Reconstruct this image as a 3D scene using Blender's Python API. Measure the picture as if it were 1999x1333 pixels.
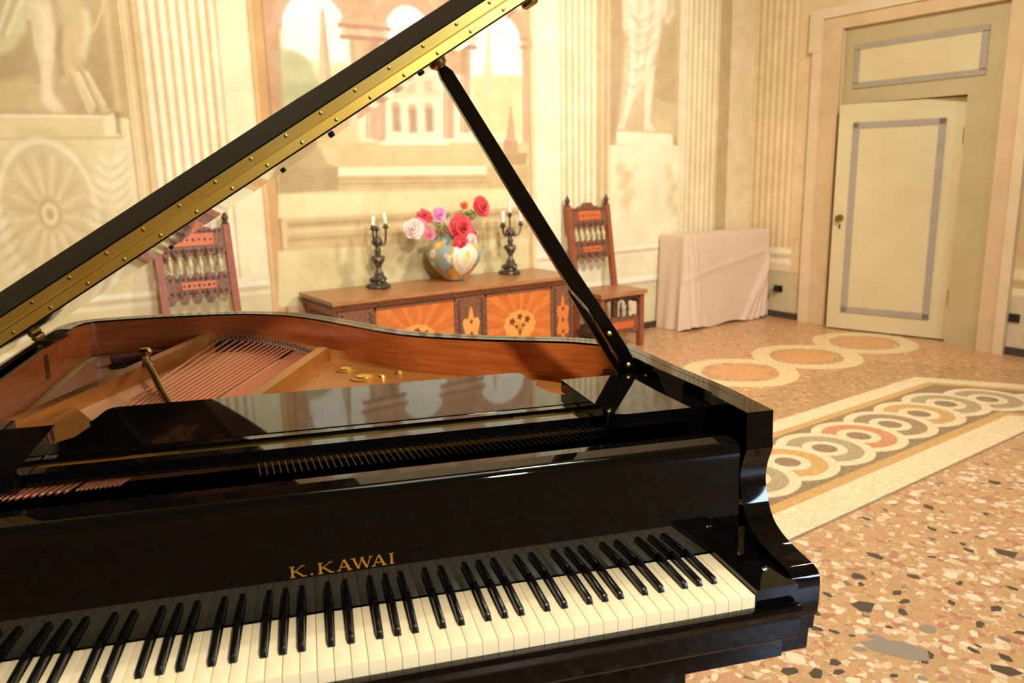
import bpy, bmesh, math, random
import numpy as np
from mathutils import Vector, Matrix
PI = math.pi
for o in list(bpy.data.objects): bpy.data.objects.remove(o)
SC = bpy.context.scene
COL = SC.collection

# ------------------------------------------------------------------ camera
# world: x runs along the frescoed back wall, y towards it, z up, metres
cam_rot, cam_loc = ([[0.824668,0.135824,-0.549066],[-0.565235,0.162226,-0.808822],[-0.020785,0.977361,0.210555]],[-0.9542,-0.7285,1.4035])
cd = bpy.data.cameras.new('camera'); co = bpy.data.objects.new('camera', cd); COL.objects.link(co)
co.matrix_world = Matrix.Translation(cam_loc) @ Matrix(cam_rot).to_4x4()
cd.sensor_width = 23.5; cd.lens = 18.004; cd.clip_start = 0.05; cd.clip_end = 60
cd.dof.use_dof = True; cd.dof.focus_distance = 1.65; cd.dof.aperture_fstop = 3.2
SC.camera = co

# ------------------------------------------------------------------ world, lights, exposure
SC.view_settings.view_transform = 'Standard'; SC.view_settings.look = 'None'
SC.view_settings.gamma = 1.0; SC.view_settings.use_curve_mapping = False
SC.view_settings.exposure = 0.0
wo = bpy.data.worlds.new('world'); SC.world = wo; wo.use_nodes = True
wo.node_tree.nodes['Background'].inputs[0].default_value = (1.0, .82, .6, 1)
wo.node_tree.nodes['Background'].inputs[1].default_value = .05

def area(name, loc, target, size, power, color, sy=None):
    l = bpy.data.lights.new(name, 'AREA'); l.energy = power; l.color = color
    l.size = size
    if sy: l.shape = 'RECTANGLE'; l.size_y = sy
    o = bpy.data.objects.new(name, l); COL.objects.link(o); o.location = loc
    o.rotation_euler = (Vector(target) - Vector(loc)).to_track_quat('-Z', 'Y').to_euler()
    return o
def spot(name, loc, target, power, color, angle, radius):
    l = bpy.data.lights.new(name, 'SPOT'); l.energy = power; l.color = color; l.spot_size = math.radians(angle); l.spot_blend = .45; l.shadow_soft_size = radius
    o = bpy.data.objects.new(name, l); COL.objects.link(o); o.location = loc
    o.rotation_euler = (Vector(target) - Vector(loc)).to_track_quat('-Z', 'Y').to_euler()
spot('hall_spotlight', (-.4, -2.6, 3.5), (1.0, 1.9, .8), 700, (1, .90, .74), 66, .12)
area('wall_washer', (3.0, 1.3, 3.3), (2.8, 4.35, .6), .35, 88, (1, .93, .79))
area('wall_washer', (0.8, 0.9, 3.5), (1.1, 4.35, 1.0), .35, 55, (1, .93, .79))
area('ceiling_lamp', (0.6, 1.0, 4.7), (0.6, 1.2, 0), 1.6, 46, (1, .88, .70))
area('window_daylight', (1.2, -3.72, 1.75), (1.0, 0, 1.2), .5, 78, (.55, .72, 1), 1.2)

# ------------------------------------------------------------------ helpers
def lin(c):
    c = np.asarray(c, float) / 255.0
    return np.where(c <= .04045, c / 12.92, ((c + .055) / 1.055) ** 2.4)
def L(*c): return tuple(float(v) for v in lin(c)) + (1.0,)

def new_mat(name):
    m = bpy.data.materials.new(name); m.use_nodes = True
    return m, m.node_tree, m.node_tree.nodes['Principled BSDF']
def setp(b, **k):
    for n, v in k.items(): b.inputs[n.replace('_', ' ')].default_value = v
def mat(name, c1, c2=None, rough=.5, metal=0.0, scale=30, stretch=(1, 1, 1), lo=.35, hi=.7, bump=0.0, coat=0.0, ior=1.5, detail=4, wave=False, noise_rough=.55, sheen=0):
    m, t, b = new_mat(name); N = t.nodes.new; K = t.links.new
    setp(b, Roughness=rough, Metallic=metal, IOR=ior); b.inputs['Coat Weight'].default_value = coat
    b.inputs['Coat Roughness'].default_value = .02
    if sheen: b.inputs['Sheen Weight'].default_value = sheen
    b.inputs['Base Color'].default_value = L(*c1)
    if c2:
        tc = N('ShaderNodeTexCoord'); mp = N('ShaderNodeMapping'); mp.inputs['Scale'].default_value = stretch
        K(tc.outputs['Object'], mp.inputs['Vector'])
        nz = N('ShaderNodeTexNoise'); nz.inputs['Scale'].default_value = scale; nz.inputs['Detail'].default_value = detail
        nz.inputs['Roughness'].default_value = noise_rough; nz.inputs['Distortion'].default_value = .6 if wave else 0
        K(mp.outputs[0], nz.inputs['Vector'])
        rp = N('ShaderNodeValToRGB'); rp.color_ramp.elements[0].position = lo; rp.color_ramp.elements[1].position = hi
        rp.color_ramp.elements[0].color = L(*c1); rp.color_ramp.elements[1].color = L(*c2)
        K(nz.outputs[0], rp.inputs[0]); K(rp.outputs[0], b.inputs['Base Color'])
        if bump:
            bp = N('ShaderNodeBump'); bp.inputs['Strength'].default_value = bump; bp.inputs['Distance'].default_value = .003
            K(nz.outputs[0], bp.inputs['Height']); K(bp.outputs[0], b.inputs['Normal'])
    return m
def paint_mat(name, rough=.85, amount=.10, scale=6, coat=0.0):
    """colour comes from the painted colour attribute, broken up by plaster noise"""
    m, t, b = new_mat(name); N = t.nodes.new; K = t.links.new
    at = N('ShaderNodeAttribute'); at.attribute_name = 'paint'
    nz = N('ShaderNodeTexNoise'); nz.inputs['Scale'].default_value = scale; nz.inputs['Detail'].default_value = 7; nz.inputs['Roughness'].default_value = .65
    tc = N('ShaderNodeTexCoord'); K(tc.outputs['Object'], nz.inputs['Vector'])
    mr = N('ShaderNodeMapRange'); mr.inputs['From Min'].default_value = .3; mr.inputs['From Max'].default_value = .7
    mr.inputs['To Min'].default_value = 1 - amount; mr.inputs['To Max'].default_value = 1 + amount * .6
    K(nz.outputs[0], mr.inputs['Value'])
    mx = N('ShaderNodeVectorMath'); mx.operation = 'SCALE'
    K(at.outputs['Color'], mx.inputs[0]); K(mr.outputs[0], mx.inputs['Scale']); K(mx.outputs[0], b.inputs['Base Color'])
    setp(b, Roughness=rough); b.inputs['Coat Weight'].default_value = coat
    b.inputs['Specular IOR Level'].default_value = .3
    return m

def link(name, me, m=None, parent=None, kind=None):
    o = bpy.data.objects.new(name, me); COL.objects.link(o)
    if m is not None and len(me.materials) == 0: me.materials.append(m)
    if parent is not None: o.parent = parent
    if kind: o['kind'] = kind
    return o
def fin(bm, name, m, parent=None, kind=None, ang=35, bev=0, seg=2, loc=None):
    """bmesh -> one mesh object, bevelled, smooth with sharp edges kept"""
    if bev:
        es = [e for e in bm.edges if len(e.link_faces) == 2 and e.calc_face_angle(0) > .5]
        bmesh.ops.bevel(bm, geom=es, offset=bev, segments=seg, profile=.6, affect='EDGES', clamp_overlap=True)
    bmesh.ops.recalc_face_normals(bm, faces=bm.faces)
    a = math.radians(ang)
    for f in bm.faces: f.smooth = True
    for e in bm.edges:
        if len(e.link_faces) == 2 and e.calc_face_angle(0) > a: e.smooth = False
    me = bpy.data.meshes.new(name); bm.to_mesh(me); bm.free()
    o = link(name, me, m, parent, kind)
    if loc is not None: o.location = loc
    if bev:
        wm = o.modifiers.new('weighted_normals', 'WEIGHTED_NORMAL'); wm.keep_sharp = True; wm.weight = 100
    return o
def empty(name, loc=(0, 0, 0), rz=0):
    o = bpy.data.objects.new(name, None); COL.objects.link(o); o.location = loc; o.rotation_euler = (0, 0, rz)
    o.empty_display_size = .1
    return o
def tag(o, label, cat, group=None, kind=None):
    o['label'] = label; o['category'] = cat
    if group: o['group'] = group
    if kind: o['kind'] = kind
    return o
def struct(o, label=None, cat=None):
    o['kind'] = 'structure'
    if label: o['label'] = label
    if cat: o['category'] = cat
    return o
def BM(): return bmesh.new()
def box(bm, x0, x1, y0, y1, z0, z1, mtx=None):
    v = [bm.verts.new(p) for p in ((x0, y0, z0), (x1, y0, z0), (x1, y1, z0), (x0, y1, z0), (x0, y0, z1), (x1, y0, z1), (x1, y1, z1), (x0, y1, z1))]
    for f in ((3, 2, 1, 0), (4, 5, 6, 7), (0, 1, 5, 4), (1, 2, 6, 5), (2, 3, 7, 6), (3, 0, 4, 7)): bm.faces.new([v[i] for i in f])
    if mtx is not None: bmesh.ops.transform(bm, matrix=mtx, verts=v)
    return v
def prism(bm, pts, a0, a1, axis='z'):
    """extrude a 2-D outline: axis z -> pts (x,y); axis x -> pts (y,z); axis y -> pts (x,z)"""
    def P(p, a): return {'z': (p[0], p[1], a), 'x': (a, p[0], p[1]), 'y': (p[0], a, p[1])}[axis]
    A = [bm.verts.new(P(p, a0)) for p in pts]; B = [bm.verts.new(P(p, a1)) for p in pts]
    n = len(pts)
    try: bm.faces.new(A[::-1]); bm.faces.new(B)
    except ValueError: pass
    for i in range(n): bm.faces.new((A[i], A[(i + 1) % n], B[(i + 1) % n], B[i]))
    return A + B
def tube(bm, path, r, n=8, caps=True):
    path = [Vector(p) for p in path]; m = len(path)
    if not hasattr(r, '__len__'): r = [r] * m
    rings = []; up = None
    for i, p in enumerate(path):
        d = (path[min(i + 1, m - 1)] - path[max(i - 1, 0)]).normalized()
        if up is None: up = Vector((0, 0, 1)) if abs(d.z) < .9 else Vector((1, 0, 0))
        s = d.cross(up).normalized(); up = s.cross(d).normalized()
        rings.append([bm.verts.new(p + (s * math.cos(2 * PI * k / n) + up * math.sin(2 * PI * k / n)) * r[i]) for k in range(n)])
    for a, b in zip(rings, rings[1:]):
        for k in range(n): bm.faces.new((a[k], a[(k + 1) % n], b[(k + 1) % n], b[k]))
    if caps: bm.faces.new(rings[0][::-1]); bm.faces.new(rings[-1])
def lathe(bm, prof, n=24, c=(0, 0, 0), mtx=None, sq=1.0):
    rings = []; vs = []
    for r, z in prof:
        ring = [bm.verts.new((c[0] + r * math.cos(2 * PI * k / n), c[1] + sq * r * math.sin(2 * PI * k / n), c[2] + z)) for k in range(n)]
        rings.append(ring); vs += ring
    for a, b in zip(rings, rings[1:]):
        for k in range(n): bm.faces.new((a[k], a[(k + 1) % n], b[(k + 1) % n], b[k]))
    if prof[0][0] > 1e-5: bm.faces.new(rings[0][::-1])
    if prof[-1][0] > 1e-5: bm.faces.new(rings[-1])
    if mtx is not None: bmesh.ops.transform(bm, matrix=mtx, verts=vs)
    return vs
def ball(bm, c, r, u=10, v=7, s=(1, 1, 1)):
    m = Matrix.Translation(c) @ Matrix.Diagonal((r * s[0], r * s[1], r * s[2], 1))
    bmesh.ops.create_uvsphere(bm, u_segments=u, v_segments=v, radius=1, matrix=m)
def spline(pts, n=8, closed=False):
    """Catmull-Rom through 2-D or 3-D points"""
    P = [np.array(p, float) for p in pts]; out = []; m = len(P)
    for i in range(m if closed else m - 1):
        g = lambda k: P[k % m] if closed else P[min(max(k, 0), m - 1)]
        a, b, c, d = g(i - 1), g(i), g(i + 1), g(i + 2)
        for t in np.arange(n) / n:
            out.append(.5 * ((2 * b) + (c - a) * t + (2 * a - 5 * b + 4 * c - d) * t * t + (3 * b - a - 3 * c + d) * t ** 3))
    if not closed: out.append(P[-1])
    return [tuple(float(v) for v in q) for q in out]
def offset(pts, d):
    """offset an open 2-D path to its left by d"""
    P = np.array(pts); T = np.gradient(P, axis=0); T /= np.linalg.norm(T, axis=1)[:, None] + 1e-9
    return [tuple(v) for v in (P + d * np.c_[-T[:, 1], T[:, 0]])]
def arc(cx, cy, r, a0, a1, n=12): return [(cx + r * math.cos(a0 + (a1 - a0) * i / n), cy + r * math.sin(a0 + (a1 - a0) * i / n)) for i in range(n + 1)]

# ------------------------------------------------------------------ materials
M = {}
M['lacquer'] = mat('black_lacquer', (7, 6, 6), rough=.03, ior=1.42)
M['dusty'] = mat('dusty_black_lacquer', (4, 4, 4), (24, 23, 22), rough=.6, scale=14, lo=.55, hi=1.0)
M['dusty'].node_tree.nodes['Principled BSDF'].inputs['Specular IOR Level'].default_value = .05
M['pin'] = mat('shaded_pin_steel', (26, 23, 21), rough=.6)  # pin colour darkened to stand for the shade in the cavity
M['black_key'] = mat('black_key', (14, 13, 13), rough=.22, ior=1.5)
M['ivory'] = mat('key_ivory', (240, 226, 186), rough=.36, ior=1.45)
M['brass'] = mat('polished_brass', (250, 214, 104), (252, 224, 124), rough=.34, metal=1, scale=8)
M['old_brass'] = mat('aged_brass', (150, 122, 66), (182, 152, 92), rough=.33, metal=1, scale=40)
M['gold_letter'] = mat('gold_letter', (212, 160, 66), rough=.32, metal=1)
M['plate'] = mat('bronze_plate', (178, 118, 54), (188, 128, 64), rough=.36, metal=.55, scale=20)
M['copper'] = mat('copper_string', (226, 146, 112), rough=.3, metal=.85)
M['steel'] = mat('steel', (190, 188, 184), rough=.25, metal=1)
M['felt_black'] = mat('black_felt', (24, 22, 22), rough=.9)
M['rubber'] = mat('black_rubber', (18, 17, 17), rough=.6)
M['mahogany'] = mat('mahogany_veneer', (164, 80, 34), (196, 108, 50), rough=.25, scale=9, stretch=(1, 1, 14), lo=.3, hi=.75, coat=.25)
M['mahogany_dark'] = mat('mahogany_block', (92, 36, 18), rough=.5)
M['soundboard'] = mat('spruce_soundboard', (206, 154, 110), (216, 168, 124), rough=.3, scale=5, stretch=(8, 1, 1))
M['braid'] = mat('cream_felt_braid', (206, 180, 122), (180, 150, 98), rough=.9, scale=200)
M['plaster'] = mat('plain_plaster', (226, 208, 164), (212, 192, 146), rough=.9, scale=4)
M['arch'] = mat('architrave_plaster', (212, 184, 144), (202, 172, 132), rough=.75, scale=5)
M['arch_light'] = mat('architrave_edge', (222, 200, 164), (214, 190, 152), rough=.75, scale=5)
M['door'] = mat('door_paint', (212, 196, 152), (206, 188, 144), rough=.5, scale=3)
M['frame_paint'] = mat('door_frame_paint', (190, 172, 130), (182, 163, 120), rough=.5, scale=3)
M['grey_mould'] = mat('grey_moulding_paint', (166, 154, 138), (158, 146, 130), rough=.5, scale=6)
M['gap_shade'] = mat('gap_shade_brown', (70, 54, 36), rough=.9)  # brown that carries the shade behind the open leaf
M['base_dark'] = mat('dark_stone_base', (62, 52, 44), (80, 68, 58), rough=.5, scale=14)
M['ceil'] = mat('ceiling_plaster', (150, 130, 98), (134, 114, 84), rough=.9, scale=2)
M['rear'] = mat('rear_plaster', (206, 184, 138), (194, 170, 124), rough=.9, scale=2)
M['socket'] = mat('socket_plastic', (26, 24, 22), rough=.4)
M['cloth'] = mat('dust_sheet', (224, 198, 172), (216, 188, 160), rough=.85, scale=3, sheen=.2)
M['glass'] = mat('window_pane', (190, 210, 235), rough=.05)

# ------------------------------------------------------------------ the frescoed hall
XL, XR, YF, YB, HC = -4.2, 5.30, -3.8, 4.35, 5.0
class Canvas:
    """a flat fresco painted on the wall surface, in wall metres (a along the wall, z up)"""
    def __init__(s, a0, a1, z0, z1, step, base):
        s.a = np.linspace(a0, a1, int(round((a1 - a0) / step)) + 1); s.z = np.linspace(z0, z1, int(round((z1 - z0) / step)) + 1)
        s.c = np.empty((len(s.z), len(s.a), 3)); s.c[:] = base
    def _sub(s, lo_a, hi_a, lo_z, hi_z):
        i0, i1 = np.searchsorted(s.a, [lo_a, hi_a]); j0, j1 = np.searchsorted(s.z, [lo_z, hi_z])
        return slice(j0, j1), slice(i0, i1)
    def _mix(s, sl, al, col):
        al = al[..., None]; s.c[sl] = s.c[sl] * (1 - al) + np.asarray(col, float) * al
    def poly(s, pts, col, al=1.0, soft=.012):
        P = np.array(pts); lo = P.min(0) - soft; hi = P.max(0) + soft
        sl = s._sub(lo[0], hi[0], lo[1], hi[1]); A, Z = np.meshgrid(s.a[sl[1]], s.z[sl[0]])
        if A.size == 0: return
        ins = np.zeros(A.shape, bool); d2 = np.full(A.shape, 9.)
        for (x0, z0), (x1, z1) in zip(P, np.roll(P, -1, 0)):
            c = ((z0 > Z) != (z1 > Z))
            if z0 != z1: ins ^= c & (A < (x1 - x0) * (Z - z0) / (z1 - z0) + x0)
            ex, ez = x1 - x0, z1 - z0; q = ex * ex + ez * ez + 1e-12
            t = np.clip(((A - x0) * ex + (Z - z0) * ez) / q, 0, 1)
            d2 = np.minimum(d2, (A - x0 - t * ex) ** 2 + (Z - z0 - t * ez) ** 2)
        sd = np.where(ins, 1, -1) * np.sqrt(d2)
        t = np.clip(sd / (2 * soft) + .5, 0, 1); s._mix(sl, al * t * t * (3 - 2 * t), col)
    def ell(s, c, r, col, al=1.0, soft=.012, ring=None, rot=0):
        m = max(r) + soft + (ring or 0)
        sl = s._sub(c[0] - m, c[0] + m, c[1] - m, c[1] + m); A, Z = np.meshgrid(s.a[sl[1]] - c[0], s.z[sl[0]] - c[1])
        if A.size == 0: return
        ca, sa = math.cos(rot), math.sin(rot); A, Z = A * ca + Z * sa, -A * sa + Z * ca
        sd = (1 - np.sqrt((A / r[0]) ** 2 + (Z / r[1]) ** 2)) * min(r)
        if ring: sd = ring / 2 - np.abs(sd)
        t = np.clip(sd / (2 * soft) + .5, 0, 1); s._mix(sl, al * t * t * (3 - 2 * t), col)
    def line(s, p, q, w, col, al=1.0, soft=.008):
        p, q = np.array(p, float), np.array(q, float); d = (q - p) / (np.linalg.norm(q - p) + 1e-9); n = np.array([-d[1], d[0]]) * w / 2
        s.poly([p + n, q + n, q - n, p - n], col, al, soft)
    def path(s, pts, w, col, al=1.0, soft=.008):
        for p, q in zip(pts, pts[1:]): s.line(p, q, w, col, al, soft)
    def rect(s, a0, a1, z0, z1, col, al=1.0, soft=.008): s.poly([(a0, z0), (a1, z0), (a1, z1), (a0, z1)], col, al, soft)
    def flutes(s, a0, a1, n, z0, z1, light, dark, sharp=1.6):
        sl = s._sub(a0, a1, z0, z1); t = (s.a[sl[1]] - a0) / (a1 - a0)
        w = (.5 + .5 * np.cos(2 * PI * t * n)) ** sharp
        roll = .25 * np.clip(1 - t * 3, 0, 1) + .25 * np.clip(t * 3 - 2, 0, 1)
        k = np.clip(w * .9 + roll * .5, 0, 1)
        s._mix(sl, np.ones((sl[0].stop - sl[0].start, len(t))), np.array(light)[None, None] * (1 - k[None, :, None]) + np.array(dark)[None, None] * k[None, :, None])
    def mottle(s, amt, seed, cells=.25):
        r = np.random.default_rng(seed)
        for f, a in ((1, 1), (3, .6), (9, .4)):
            na, nz = int((s.a[-1] - s.a[0]) / cells * f) + 2, int((s.z[-1] - s.z[0]) / cells * f) + 2
            g = r.normal(size=(nz, na)); ia = np.linspace(0, na - 1.001, len(s.a)); iz = np.linspace(0, nz - 1.001, len(s.z))
            i, j = ia.astype(int), iz.astype(int); fa, fz = (ia - i)[None], (iz - j)[:, None]; fa, fz = fa * fa * (3 - 2 * fa), fz * fz * (3 - 2 * fz)
            v = (g[j][:, i] * (1 - fa) + g[j][:, i + 1] * fa) * (1 - fz) + (g[j + 1][:, i] * (1 - fa) + g[j + 1][:, i + 1] * fa) * fz
            s.c += (v * a * amt)[..., None] * np.array([1, 1.05, 1.3])
    def mesh(s, name, P, hole=None):
        nz, na = len(s.z), len(s.a)
        A, Z = np.meshgrid(s.a, s.z); co = P(A.ravel(), Z.ravel()).astype(np.float32)
        i = (np.arange(nz - 1)[:, None] * na + np.arange(na - 1)[None]).ravel()
        q = np.stack([i, i + 1, i + na + 1, i + na], 1)
        if hole:
            ca, cz = A.ravel()[i] + (s.a[1] - s.a[0]) / 2, Z.ravel()[i] + (s.z[1] - s.z[0]) / 2
            q = q[~((ca > hole[0]) & (ca < hole[1]) & (cz > hole[2]) & (cz < hole[3]))]
        me = bpy.data.meshes.new(name); me.vertices.add(len(co)); me.vertices.foreach_set('co', co.ravel())
        me.loops.add(q.size); me.loops.foreach_set('vertex_index', q.astype(np.int32).ravel())
        me.polygons.add(len(q)); me.polygons.foreach_set('loop_start', (np.arange(len(q)) * 4).astype(np.int32))
        me.update(calc_edges=True)
        at = me.attributes.new('paint', 'FLOAT_COLOR', 'POINT')
        at.data.foreach_set('color', np.concatenate([lin(np.clip(s.c + np.array([0., 5., 9.]), 0, 255)).reshape(-1, 3), np.ones((len(co), 1))], 1).astype(np.float32).ravel())
        return me

CR, TAN, BRN, PNK, WHT, SKY = (232, 214, 168), (212, 184, 132), (190, 154, 108), (204, 160, 124), (244, 232, 200), (246, 240, 224)
W = Canvas(-1.75, XR, 0, 3.35, .0085, CR)
zd, zr = .44, .735                       # dado top, rail height
# --- left bay: niche with a statue and a hound, pedestal, carved medallion below
W.rect(-1.75, [(-0.124,2.116)][0][0], [(-0.511,1.752)][0][1], 3.35, (196, 168, 122))
W.poly([(-0.68,2.257),(-0.551,2.191),(-0.545,1.958),(-0.606,1.758),(-0.747,1.755),(-1.013,1.749),(-0.94,2.258)], (178, 150, 104), .8, .06)
W.poly([(-0.243,2.321),(-0.176,2.139),(-0.21,1.775),(-0.385,1.771),(-0.301,2.051)], (182, 152, 108), .7, .05)
W.poly([(-0.861,1.906),(-0.605,1.955),(-0.541,1.932),(-0.544,1.778),(-0.881,1.76)], (204, 178, 126), .9, .03)
W.poly([(-0.821,2.653),(-0.45,2.705),(-0.516,2.347),(-0.559,2.216),(-0.632,2.104),(-0.706,2.058),(-0.842,2.045)], (206, 190, 140), 1, .02)
for a in ([(-0.51,2.598),(-0.577,2.341),(-0.666,2.157)], [(-0.568,2.591),(-0.628,2.336),(-0.713,2.141)], [(-0.625,2.584),(-0.699,2.28),(-0.765,2.125)]): W.path(a, .025, (226, 214, 172), .7, .015)
for a in ([(-0.533,2.595),(-0.601,2.339),(-0.689,2.15)], [(-0.595,2.587),(-0.658,2.334),(-0.742,2.127)]): W.path(a, .02, (172, 152, 104), .6, .015)
W.poly([(-0.491,2.65),(-0.274,2.679),(-0.367,2.362),(-0.404,2.409),(-0.518,2.372)], (214, 192, 148), 1, .02)
leg = [(-0.519,2.398),(-0.442,2.38),(-0.434,2.252),(-0.443,2.121),(-0.467,2.028),(-0.488,1.934),(-0.487,1.865),(-0.446,1.802),(-0.439,1.781),(-0.465,1.769),(-0.516,1.787),(-0.541,1.821),(-0.551,1.932),(-0.548,2.01),(-0.562,2.1),(-0.558,2.242)]
W.poly(leg, (218, 194, 150), 1, .014)
W.path([(-0.477,2.326),(-0.473,2.171),(-0.491,2.066),(-0.517,1.933),(-0.51,1.838),(-0.476,1.796)], .05, (236, 216, 178), .8, .03)
W.path([(-0.553,2.242),(-0.557,2.109),(-0.543,2.011),(-0.548,1.919)], .02, (176, 146, 104), .8, .014)
dog = [(-0.412,2.383),(-0.308,2.406),(-0.271,2.339),(-0.245,2.284),(-0.262,2.208),(-0.286,2.153),(-0.3,2.056),(-0.356,2.01),(-0.39,1.976),(-0.412,1.916),(-0.44,1.931),(-0.445,2.042),(-0.391,2.204),(-0.401,2.281)]
W.poly(dog, (208, 182, 132), 1, .016)
W.path([(-0.282,2.312),(-0.276,2.212),(-0.323,2.076)], .03, (232, 212, 170), .7, .02)
W.path([(-0.408,2.228),(-0.434,2.096),(-0.431,1.964)], .025, (170, 138, 94), .8, .02)
for p in ([(-0.394,2.024),(-0.353,1.994),(-0.289,1.812),(-0.298,1.779),(-0.329,1.772),(-0.368,1.913)], [(-0.334,2.027),(-0.307,1.996),(-0.236,1.819),(-0.213,1.792),(-0.257,1.774),(-0.295,1.888)]):
    W.poly(p, (218, 194, 146), 1, .01); W.line(p[1], p[2], .012, (242, 224, 184), .8)
W.path([(-0.251,2.214),(-0.192,2.326),(-0.158,2.487)], .014, (222, 200, 150), .8)
W.rect(-1.75, [(-0.255,1.724)][0][0], [(-0.523,1.655)][0][1], [(-0.51,1.76)][0][1], (224, 200, 150))
W.poly([(-0.251,1.763),(-0.199,1.778),(-0.187,1.674),(-0.255,1.66)], (238, 220, 178))
W.line([(-1.013,1.749)][0], [(-0.246,1.76)][0], .012, (242, 226, 186), .9)
W.poly([(-0.192,1.795),(-0.17,1.776),(-0.175,1.663),(-0.196,1.669)], (150, 130, 88), .7)
W.rect([(-0.184,2.112)][0][0], [(-0.16,2.113)][0][0], [(-0.203,1.795)][0][1], 3.35, (222, 198, 150), .8, .02)
W.rect(-1.75, [(-0.215,1.267)][0][0], zr, [(-0.524,1.649)][0][1], (226, 206, 156), .9)
W.line([(-1.03,1.63)][0], [(-0.167,1.646)][0], .016, (204, 176, 126), .8)
c0 = [(-0.582,1.231)][0]; re = (.235, .395)
W.ell(c0, (re[0] * 1.12, re[1] * 1.1), (208, 182, 132), .5, .02, ring=.03)
W.ell(c0, re, (214, 190, 142), .8, .02)
W.ell(c0, re, (242, 228, 190), .7, .012, ring=.022)
for k in range(26):
    a = 2 * PI * k / 26 + .1
    q = (c0[0] + .84 * re[0] * math.cos(a), c0[1] + .84 * re[1] * math.sin(a)); p = (c0[0] + .3 * re[0] * math.cos(a), c0[1] + .28 * re[1] * math.sin(a))
    W.line(p, q, .015, (240, 224, 184) if k % 2 else (198, 170, 122), .45, .012)
W.ell(c0, (.055, .085), (200, 172, 122), 1, .012); W.ell(c0, (.04, .062), (240, 222, 180), .9, .012); W.ell(c0, (.018, .03), (196, 166, 116), .9, .01)
for bx, sg in (([(-0.295,1.182)][0], 1), ([(-0.841,0.962)][0], -1)):
    for k in range(7):
        for s_ in (-1, 1):
            q = (bx[0] + sg * (.008 * k) + s_ * (.075 - .006 * k), bx[1] - .03 + .062 * k)
            W.ell((q[0] + .008, q[1] - .012), (.058, .022), (196, 168, 120), .45, .012, rot=s_ * .75); W.ell(q, (.055, .02), (242, 228, 190), .7, .014, rot=s_ * .75)
# --- fluted pilasters
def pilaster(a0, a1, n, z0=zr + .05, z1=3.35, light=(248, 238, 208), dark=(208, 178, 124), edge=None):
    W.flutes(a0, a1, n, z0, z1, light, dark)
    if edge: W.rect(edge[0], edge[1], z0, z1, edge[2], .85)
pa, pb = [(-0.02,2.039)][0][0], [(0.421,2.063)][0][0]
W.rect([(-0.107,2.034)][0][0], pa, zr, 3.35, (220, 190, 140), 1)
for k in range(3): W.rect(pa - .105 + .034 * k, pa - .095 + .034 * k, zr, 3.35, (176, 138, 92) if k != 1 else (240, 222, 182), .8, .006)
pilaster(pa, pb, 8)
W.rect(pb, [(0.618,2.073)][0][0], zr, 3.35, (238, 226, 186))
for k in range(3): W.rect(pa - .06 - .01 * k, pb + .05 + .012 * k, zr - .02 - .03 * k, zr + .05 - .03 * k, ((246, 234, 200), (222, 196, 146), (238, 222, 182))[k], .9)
# --- the large painted view: arcade, courtyard, terrace
g0, g1 = [(0.602,2.072)][0][0], [(2.752,2.188)][0][0]
W.rect(g0, g1, .5, 3.35, (212, 174, 132))
W.rect(g0, g0 + .09, .5, 3.35, (208, 162, 108), 1); W.rect(g0 + .09, g0 + .105, .5, 3.35, (166, 122, 80), .8); W.rect(g0 + .012, g0 + .03, .5, 3.35, (228, 190, 138), .9)
W.rect(g0 + .105, [(0.799,2.174)][0][0], [(0.626,1.297)][0][1], 3.35, (198, 154, 118), .9)
W.rect(g1 - .045, g1, .5, 3.35, (226, 196, 142)); W.rect(g1 - .055, g1 - .045, .5, 3.35, (184, 146, 98), .8); W.rect(g1 - .02, g1 - .01, .5, 3.35, (246, 230, 190), .9)
# open air behind the arcade
W.rect([(0.793,2.021)][0][0], [(2.631,2.108)][0][0], [(1.661,1.582)][0][1], [(1.704,2.365)][0][1], (238, 222, 188))
W.poly([(0.808,2.199),(0.882,2.18),(0.963,2.148),(0.994,2.031),(1.087,1.971),(1.058,1.582),(0.756,1.583)], (196, 188, 142), .95, .03)
W.poly([(1.092,2.035),(1.218,2.073),(1.303,1.996),(1.276,1.582),(0.953,1.583)], (214, 200, 150), .9, .03)
for p in [(0.844,2.116),(0.906,2.073),(0.951,1.997),(0.862,1.931),(1.014,1.921)]: W.ell(p, (.09, .07), (176, 176, 126), .55, .05)
W.poly([(1.504,1.921),(1.933,1.943),(1.918,1.61),(1.486,1.61)], (242, 226, 190), 1)
W.poly([(1.57,2.058),(1.889,2.08),(1.933,1.936),(1.504,1.915)], (232, 204, 164), .9)
for p in [(1.57,1.795),(1.696,1.787),(1.827,1.797)]:
    W.rect(p[0] - .035, p[0] + .035, p[1] - .1, p[1] + .06, (202, 166, 130), .9); W.ell((p[0], p[1] + .06), (.035, .04), (202, 166, 130), .9)
    W.rect(p[0] - .018, p[0] + .018, p[1] - .09, p[1] + .06, (176, 140, 110), .7)
    W.rect(p[0] - .03, p[0] + .03, p[1] + .17, p[1] + .25, (212, 178, 140), .7)
for u in ([(1.473,2.217),(1.437,1.633)], [(1.401,2.017),(1.377,1.65)], [(2.005,2.251),(1.979,1.654)], [(2.142,2.295),(2.119,1.698)]): W.line(u[0], u[1], .085, (206, 162, 126), .95); W.line((u[0][0] - .02, u[0][1]), (u[1][0] - .02, u[1][1]), .02, (228, 192, 154), .8)
W.poly([(2.012,2.21),(2.096,2.215),(2.091,2.089),(2.006,2.078)], (248, 242, 226), .9)
W.poly([(2.207,2.07),(2.297,2.11),(2.477,2.101),(2.622,2.133),(2.622,1.688),(2.18,1.684)], (226, 212, 158), .95, .03)
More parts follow.
